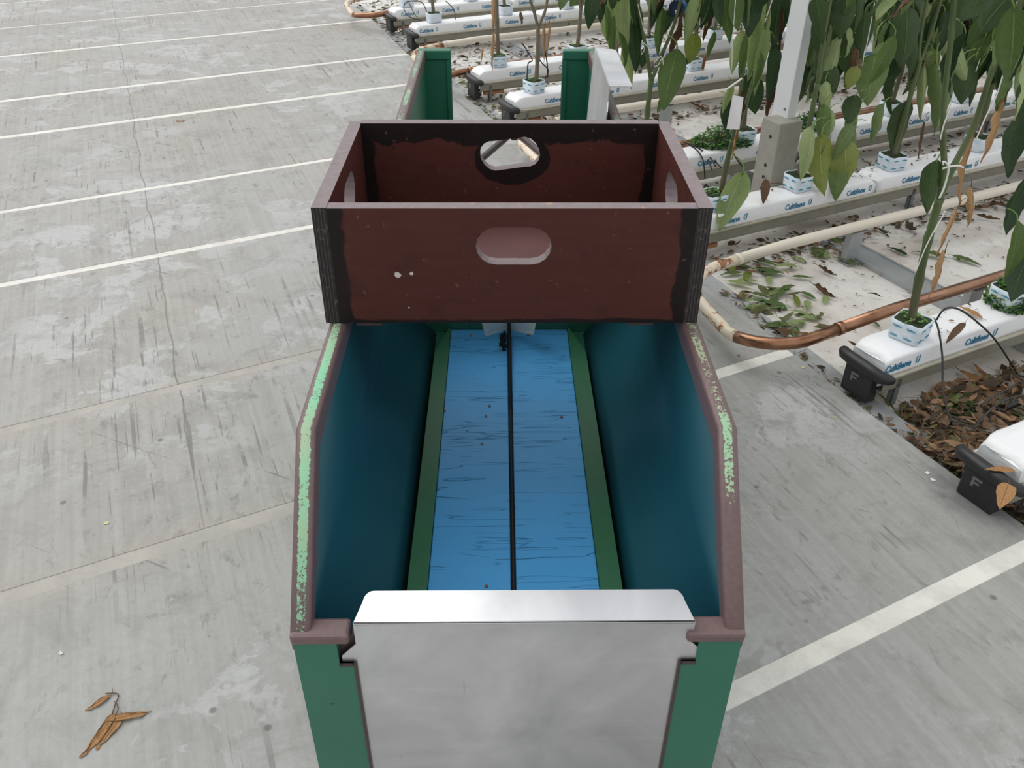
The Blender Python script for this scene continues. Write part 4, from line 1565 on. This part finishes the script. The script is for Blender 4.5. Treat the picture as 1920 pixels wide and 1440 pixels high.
# ------------------------------------------------------------------ drip tubes
DR = [
    ('black drip tube arching from the cube over the slab nearest the copper pipe', 1.50,
     [(1756, 600, 1.50), (1768, 582, 1.50), (1785, 577, 1.5), (1812, 588, 1.47), (1860, 630, 1.40), (1895, 680, 1.36), (1914, 715, 1.33), (1914, 738, 1.25)]),
    ('black drip tube dropping from the near cube past the slab to the dead leaves', 1.5,
     [(1752, 598, 1.52), (1760, 620, 1.46), (1767, 670, 1.40), (1768, 730, 1.33), (1778, 775, 1.24), (1785, 790, 1.2)]),
    ('black drip tube on the dead leaves at the right edge', 1.3,
     [(1827, 803, 1.12), (1845, 780, 1.15), (1880, 752, 1.2), (1918, 742, 1.22)]),
    ('thin black drip tube over the leaf litter, beside the right edge', 1.3,
     [(1838, 760, 1.22), (1870, 740, 1.26), (1912, 718, 1.3)]),
    ('black drip tubes fanning from the gutter behind the right side of the crate', 3.2,
     [(1282, 266, 3.2), (1305, 280, 3.2), (1318, 300, 3.14), (1322, 335, 3.1)]),
    ('second black drip tube of the fan behind the right side of the crate', 3.2,
     [(1300, 272, 3.2), (1330, 292, 3.2), (1352, 314, 3.1)]),
    ('third black drip tube of the fan behind the right side of the crate', 3.2,
     [(1318, 294, 3.2), (1328, 300, 3.16), (1334, 318, 3.1)]),
    ('fourth black drip tube of the fan, nearest the tall stem', 3.2,
     [(1318, 292, 3.2), (1332, 296, 3.16), (1342, 312, 3.1)]),
    ('black drip tube behind the hanging yellow green leaf', 3.1,
     [(1374, 286, 3.1), (1384, 302, 3.1), (1394, 314, 3.1)]),
    ('black drip tube looping at the right side of the concrete foot', 3.1,
     [(1520, 283, 3.2), (1500, 293, 3.15), (1486, 315, 3.1), (1482, 340, 3.0)]),
    ('black drip tube looping left of the near bare stem inside the trolley opening', 4.4,
     [(988, 150, 4.4), (990, 120, 4.42), (998, 112, 4.44), (985, 90, 4.5), (978, 80, 4.5)]),
    ('black drip tube looping right of the near bare stem inside the trolley opening', 4.4,
     [(1022, 148, 4.4), (1028, 132, 4.4), (1016, 118, 4.4), (1012, 112, 4.4)]),
    ('black drip tube hanging right of the near bare stem, high', 4.4,
     [(1027, 145, 4.4), (1026, 120, 4.4), (1022, 96, 4.4)]),
    ('black drip tube loop on the gutter above the far cream pipe', 6.4,
     [(800, 22, 6.4), (790, 4, 6.45), (765, 3, 6.5), (757, 14, 6.5), (766, 30, 6.4), (790, 39, 6.33)]),
    ('black drip tube right of the stem above the far cream pipe', 6.4,
     [(836, 2, 6.5), (848, 14, 6.45), (853, 26, 6.4), (854, 36, 6.36)]),
    ('black drip tube falling left of the stem above the far cream pipe', 6.4,
     [(766, 2, 6.6), (774, 20, 6.5), (786, 38, 6.35)]),
    ('black drip tube looping on the white slabs behind the white post', 4.4,
     [(1522, 78, 4.4), (1532, 60, 4.4), (1522, 52, 4.4), (1516, 70, 4.4), (1520, 96, 4.35)]),
]
for lab, s, px in DR:
    pts = [on_s(x, y, ss) for x, y, ss in px]
    for p in pts: p.z = max(p.z, GZ + .006)
    base = pts[0].copy()
    bm = NB()
    tube(bm, spline([p - base for p in pts], 6), .0032 if s < 2 else .0036, 7)
    setp(obj('drip_tube', bm, M['drip'], loc=base), lab, 'tube')
# supply hose on the ground at the right edge
bm = NB()
a = on_z(1870, 772, .01)
b = on_z(1960, 742, .01)
tube(bm, spline([Vector((0, 0, 0)), (b - a) * .5 + Vector((0, 0, .008)), b - a], 5), .0095, 10)
setp(obj('supply_hose', bm, M['drip'], loc=a), 'thick black supply hose lying on the dead leaves at the right edge', 'hose')

# ------------------------------------------------------------------ fallen leaves
rl = random.Random(21)


def fallen(x, y, Lm, mat, ang, label, group=None, z=GZ, kind='flat', wr=None, tilt=0.0):
    p = on_z(x, y, z)
    me = leaf_mesh(kind, mat, rl.randrange(5))
    o = add('fallen_leaf', me)
    sc = Lm
    wv = (wr or rl.uniform(.75, 1.1)) * sc
    # lay the blade flat: local -Z runs along the ground, local Y is up
    R_ = Matrix.Rotation(ang, 4, 'Z') @ Matrix.Rotation(tilt, 4, 'X') @ Matrix.Rotation(PI / 2, 4, 'X')
    R_ = R_ @ Matrix.Diagonal((wv, sc * rl.uniform(.5, 1.0), sc, 1))
    lo = min((R_ @ v.co).z for v in me.vertices)
    o.matrix_basis = Matrix.Translation((p.x, p.y, z - lo + .0035 + rl.random() * .004)) @ R_
    return setp(o, label, 'leaf', group)


GL = 'fallen green leaves in the aisle beside the crate'
GLAB = 'fallen green pepper leaf on the white sheet between the two nearest rails'
zz = [(400, 565), (450, 655), (370, 635), (480, 705), (615, 665), (540, 640), (560, 740), (600, 725), (660, 750), (540, 790), (580, 840), (650, 830), (500, 845), (440, 800), (720, 890), (765, 905), (690, 915), (605, 935), (750, 555), (690, 580), (640, 520), (800, 560), (860, 555), (720, 510), (330, 640), (300, 600), (270, 640), (380, 760), (360, 740), (700, 800), (790, 815), (560, 760), (470, 740), (640, 610), (420, 690), (250, 690)]
for x, y in zz:
    mt = rl.choices(('mid', 'light', 'yellow'), (5, 5, 1))[0]
    fallen(1280 + x / 3, 300 + y / 3, rl.uniform(.075, .12), mt, rl.uniform(0, 2 * PI), GLAB, GL, tilt=rl.uniform(-.05, .05))
for x, y, L_, mt, lab in (
        (1575, 461, .15, 'mid', 'flat green leaf lying alone on the sheet below the dried brown leaf'),
        (1784, 481, .13, 'mid', 'dull green leaf on the sheet just right of the dried brown leaf'),
        (1700, 480, .10, 'dark', 'dark green leaf on the sheet left of the near stem'),
        (1772, 486, .12, 'mid', 'green leaf on the sheet right of the near stem, partly behind it'),
        (1648, 615, .05, 'mid', 'tiny green leaf on the sheet left of the near rockwool cube'),
        (1525, 540, .12, 'brown', 'upright brown leaf among the green ones on the white sheet'),
        (1533, 505, .10, 'brown', 'curled brown leaf on the sheet near the flat steel ground rail'),
        (1830, 408, .10, 'brown', 'curled brown leaf on the sheet behind the dried hanging leaf'),
        (1850, 385, .12, 'brown', 'grey brown leaf remnant on the sheet below the far cream rail'),
        (1650, 560, .05, 'brown', 'small brown leaf scrap on the sheet by the copper pipe'),
        (1320, 208, .16, 'brown', 'red brown leaf on the sheet right of the crate, behind it'),
        (1300, 216, .08, 'brown', 'small brown scrap on the sheet right of the crate, behind it')):
    fallen(x, y, L_, mt, rl.uniform(0, 2 * PI), lab, kind='flat' if mt != 'brown' else 'dry')
fallen(1535, 640, .13, 'dry', 1.2, 'curled dried brown leaf below the copper joint at the path edge', kind='dry', wr=.14)
fallen(1608, 655, .05, 'brown', .4, 'small rust brown leaf tip beside the near slab end', z=.13 - .06)
fallen(1705, 633 + 60, .0 + .07, 'brown', .2, 'brown leaf scrap under the near gutter, beside its legs')
fallen(1840, 600, .10, 'dry', .5, 'tan dried leaf lying on top of the near white slab', z=SLABTOP)
fallen(1800, 632, .10, 'brown', 2.2, 'olive brown leaf hanging over the edge of the near white slab', z=SLABTOP - .01, tilt=-.5)
fallen(1430, 375, .11, 'brown', 2.9, 'rust brown leaf drooping over the front of the slab by the crate', z=SLABTOP - .01, tilt=-.9)
fallen(1303, 268, .09, 'dry', 1.9, 'orange dried leaf by the fan of drip tubes behind the crate', kind='dry', z=SLABTOP)
fallen(1475, 352, .07, 'brown', 1.0, 'small rust brown leaf on top of the slab before the concrete foot', z=SLABTOP)
fallen(1890, 1000 - 90, .12, 'dry', 2.5, 'tan dried leaf lying on the black end cap at the right edge', z=.13)
fallen(1902, 885, .08, 'dry', 1.5, 'small tan dried leaf beside the crumpled slab end at the right edge', z=.13)
YG = 'yellow green leaf strip lying on the dead leaves'
for x, y, ang, lab in ((1690, 790, .2, 'long yellow leaf stalk along the path edge below the near gutter'), (1850, 795, 1.4, 'pale yellow green leaf strip lying on the litter at right'), (1790, 800, 2.6, 'curved yellow green stalk lying on the litter, left of the pale strip')):
    fallen(x, y, .17, 'yellow', ang, lab, kind='flat', wr=.035)
for x, y, L_, lab in ((1735, 745, .13, 'large tan leaf in the litter beside the gutter legs'), (1800, 700, .16, 'largest tan leaf in the litter, under the near gutter'), (1860, 740, .14, 'orange tan leaf in the litter left of the hose'), (1722, 790, .12, 'crumpled tan leaf in the litter by the path edge'), (1800, 850, .12, 'orange brown leaf in the litter, above the right hand black cap'), (1770, 720, .12, 'folded tan leaf in the litter, behind the drip tube'), (1830, 860, .10, 'narrow orange leaf in the litter, touching the right hand black cap'), (1850, 720, .12, 'pale brown leaf in the litter at far right')):
    fallen(x, y, L_, 'dry', rl.uniform(0, 6.28), lab, kind=rl.choice(('dry', 'flat')), wr=rl.uniform(.5, .8))

# big dried leaf on the path
dl = thing('dried_leaf', on_z(215, 1355, 0), 'crumpled orange brown dried leaf lying on the concrete at lower left', 'leaf')
for (x0, y0, x1, y1, wm, sd) in ((218, 1335, 148, 1418, 1.25, 1), (203, 1349, 283, 1331, 1.3, 2), (206, 1302, 158, 1330, 1.6, 3), (224, 1345, 180, 1404, 1.6, 4)):
    a, b = on_z(x0, y0, .008), on_z(x1, y1, .006)
    me = leaf_mesh('dry', 'dry', sd)
    d = a - b
    L_ = d.length
    z = d / L_
    y = Vector((0, 0, 1))
    x = y.cross(z).normalized()
    y = z.cross(x)
    m = Matrix(((x.x * L_ * wm, y.x * L_ * .25, z.x * L_, a.x), (x.y * L_ * wm, y.y * L_ * .25, z.y * L_, a.y), (x.z * L_ * wm, y.z * L_ * .25, z.z * L_, 0), (0, 0, 0, 1)))
    lo = min((m @ v.co).z for v in me.vertices)
    m = Matrix.Translation((0, 0, .001 - lo)) @ m
    add('blade', me, dl, Matrix.Translation(-dl.location) @ m)
bm = NB()
pp = [on_z(x, y, .004) - dl.location for x, y in ((198, 1300), (222, 1301), (216, 1320), (210, 1340))]
tube(bm, spline(pp, 3), .0012, 5)
obj('stalk', bm, LM['brown'], dl)
# pale petals and specks on the path
for x, y, lab in ((1565, 783, 'small pale star shaped flower on the concrete right of the trolley'), (1749, 900, 'pale cream petal on the concrete near the right edge'), (1739, 887, 'tan petal just above the cream petal near the right edge'), (1506, 689, 'pale yellow petal by the path edge below the copper bend'), (200, 981, 'pale oval petal on the concrete left of the trolley'), (115, 1225, 'thin white sliver on the concrete at lower left'), (1385, 667, 'brown flake on the concrete below the pipe bend'), (568, 251, 'white scrap on the concrete left of the crate'), (1368, 622, 'white speck on the concrete beside the pipe bend')):
    p = on_z(x, y, 0)
    bm = NB()
    rr = random.Random(x)
    n = 10
    c = bm.verts.new((0, 0, .003))
    L_ = [bm.verts.new((math.cos(2 * PI * k / n) * .008 * (1 if 'petal' in lab or k % 2 else .5), math.sin(2 * PI * k / n) * .006 * (1 if 'petal' in lab or k % 2 else .5), .001 + .001 * (k % 2))) for k in range(n)]
    for k in range(n): bm.faces.new((c, L_[k], L_[(k + 1) % n]))
    m = M['twine'] if 'white' in lab or 'cream' in lab else M['crumb'] if 'brown' in lab else simple('pale_petal', (0.62, 0.56, 0.30), .6)
    setp(obj('petal', bm, m, loc=(p.x, p.y, 0), rot=rr.random() * 3), lab, 'petal')
p = on_z(338, 227, 0)
bm = NB()
for k in range(14):
    a = 2 * PI * k / 14
    box(bm, .022 * math.cos(a) - .004, .022 * math.cos(a) + .004, .018 * math.sin(a) - .003, .018 * math.sin(a) + .003, .0, .0015)
setp(obj('rusty_ring', bm, M['rust'], loc=(p.x, p.y, 0)), 'small rusty ring on the concrete left of the crate', 'ring')


# ------------------------------------------------------------------ leaf litter (uncountable)
def litter(label, area, n, mats, smin, smax, seed, zt=.02, z0=GZ):
    rs = random.Random(seed)
    bm = NB()
    for k in range(n):
        s, t = area(rs)
        p = W(s, t, z0 + rs.random() ** 1.5 * zt + .003)
        a = rs.uniform(0, 2 * PI)
        L_ = rs.uniform(smin, smax)
        wd = L_ * rs.uniform(.10, .55)
        if seed in (1, 2, 3, 9, 11) and k % 3 == 0: L_, wd = L_ * 1.5, .0025
        u = Vector((math.cos(a), math.sin(a), rs.uniform(-.15, .3))) * L_ / 2
        v = Vector((-math.sin(a), math.cos(a), rs.uniform(-.5, .5))) * wd / 2
        cz = Vector((0, 0, rs.uniform(-.5, .5) * wd))
        pts = [p - u, p - u * .3 + v, p + u * .45 + v * .8, p + u, p + u * .35 - v, p - u * .4 - v * .9]
        for q_ in pts: q_.z = max(q_.z, z0 + .001)
        c = bm.verts.new(p + cz)
        if c.co.z < z0 + .001: c.co.z = z0 + .001
        vs2 = [bm.verts.new(x) for x in pts]
        mi = rs.choices(range(len(mats)), [m[1] for m in mats])[0]
        for j in range(6):
            bm.faces.new((c, vs2[j], vs2[(j + 1) % 6])).material_index = mi
    o = obj('leaf_litter', bm, [m[0] for m in mats])
    return setp(o, label, 'leaf litter', None, 'stuff')


LB = [simple('litter_tan', (0.27, 0.155, 0.08), .8, 0, .4, 30), simple('litter_brown', (0.13, 0.075, 0.038), .85, 0, .4, 30), simple('litter_dark', (0.05, 0.035, 0.02), .9, 0, .4, 30), simple('litter_olive', (0.10, 0.105, 0.035), .8, 0, .4, 30), simple('litter_green', (0.08, 0.15, 0.04), .6, 0, .3, 30)]
mx1 = [(LB[0], 2), (LB[1], 4), (LB[2], 3), (LB[3], 1.2)]
mx2 = [(LB[1], 4), (LB[2], 4), (LB[0], .8), (LB[3], 1)]
litter('thick bed of brown dead leaves on the ground between the two nearest gutters', lambda r: (lambda s: (s, t_edge(s) + .015 + (.0 if s < 1.30 else .09) + r.random() ** 1.25 * .62))(r.uniform(.78, 1.40)), 2600, mx1, .012, .065, 1, .05)
litter('brown litter fringe along the concrete edge below the near gutter', lambda r: (lambda s: (s, t_edge(s) + r.uniform(.0, .06)))(r.uniform(1.3, 2.3)), 140, mx1, .01, .04, 2, .01, -.018)
litter('olive and brown stalks at the path end of the aisle beside the crate', lambda r: (lambda s: (s, t_edge(s) + .06 + r.random() ** 1.9 * .26))(r.uniform(1.9, 2.24)), 90, [(LB[1], 3), (LB[3], 4), (LB[4], 2), (LB[0], 1)], .02, .08, 3, .02)
litter('dark brown litter under the gutter behind the cream pipe', lambda r: (r.gauss(2.46, .07), r.uniform(2.25, 4.8)), 800, mx2, .01, .06, 4, .02)
litter('scattered brown flakes on the white sheet between the nearest rails', lambda r: (r.uniform(1.7, 2.4), r.uniform(2.3, 4.2)), 170, mx2, .006, .03, 5, .002)
litter('dark litter under the gutter behind the white post', lambda r: (r.gauss(3.02, .1), r.uniform(2.3, 5.5)), 800, mx2, .01, .06, 6, .02)
litter('brown flakes on the sheet between the rails behind the crate', lambda r: (r.uniform(3.4, 4.1), r.uniform(2.3, 6)), 260, mx2, .008, .04, 7, .003)
litter('dark litter below the cream rail behind the post', lambda r: (r.gauss(4.22, .07), r.uniform(2.4, 7)), 800, mx2, .012, .07, 8, .02)
litter('brown and green litter at the path end of the gutters seen through the trolley', lambda r: (lambda s: (s, t_edge(s) + .01 + r.random() ** 1.5 * .7))(r.uniform(4.2, 5.2)), 620, [(LB[1], 3), (LB[3], 3), (LB[0], 1.5), (LB[4], 1)], .015, .06, 9, .02)
litter('dark litter under the far cream pipe', lambda r: (r.gauss(5.95, .18), r.uniform(2.4, 6.5)), 900, mx2, .015, .07, 10, .02)
litter('green and brown litter at the farthest path corner', lambda r: (lambda s: (s, t_edge(s) + .01 + r.random() ** 1.3 * .8))(r.uniform(6.1, 8.4)), 900, [(LB[1], 3), (LB[3], 3), (LB[2], 2), (LB[4], 1)], .015, .07, 11, .03)
litter('brown flakes scattered on the white slabs near the post', lambda r: (r.uniform(2.575, 2.69), r.uniform(2.4, 4.2)), 70, mx2, .008, .03, 12, .001, SLABTOP + .001)
litter('brown flakes scattered on the near white slab', lambda r: (r.uniform(1.45, 1.57), r.uniform(2.28, 2.9)), 36, mx2, .006, .022, 13, .001, SLABTOP + .001)
litter('green leaf scraps beyond the far cream pipe in the trolley opening', lambda r: (r.uniform(5.25, 5.75), r.uniform(2.35, 2.9)), 120, [(LB[4], 5), (LB[3], 2)], .03, .09, 14, .02)


def weeds(name, label, c, r, h, n, seed, size=.008):
    rs = random.Random(seed)
    bm = NB()
    for k in range(n):
        a, d = rs.uniform(0, 2 * PI), rs.random() ** .6
        p = Vector(c) + Vector((math.cos(a) * d * r[0], math.sin(a) * d * r[1], rs.random() * h * (1.15 - d)))
        for q_ in range(3):
            b_ = rs.uniform(0, 2 * PI)
            r_ = size * rs.uniform(.7, 1.4)
            u = Vector((math.cos(b_), math.sin(b_), rs.uniform(-.3, .6))) * r_
            v = Vector((-math.sin(b_), math.cos(b_), 0)) * r_ * .55
            f = bm.faces.new([bm.verts.new(x) for x in (p, p + u * .6 + v, p + u * 1.3, p + u * .6 - v)])
            f.material_index = 0 if rs.random() < .8 else 1
    o = obj(name, bm, [M['weed'], M['sprout']])
    return setp(o, label, 'weeds', None, 'stuff')


p = W(1.51, 2.70, SLABTOP)
weeds('clover_weeds', 'bushy green clover growing over the cube at the right edge', (p.x, p.y, p.z), (.085, .085), .15, 1300, 1)
p = W(3.24, 2.83, SLABTOP)
weeds('clover_weeds', 'feathery green weeds on the slab left of the concrete foot', (p.x, p.y, p.z), (.15, .08), .11, 900, 2, .009)
p = W(3.24, 3.42, SLABTOP)
weeds('clover_weeds', 'thin green weeds on the slab right of the concrete foot', (p.x, p.y, p.z), (.12, .08), .10, 500, 3, .009)
p = W(1.33, 2.3, GZ)
weeds('clover_weeds', 'small green weeds growing in the litter under the near gutter', (p.x, p.y, p.z), (.06, .05), .04, 160, 4, .01)
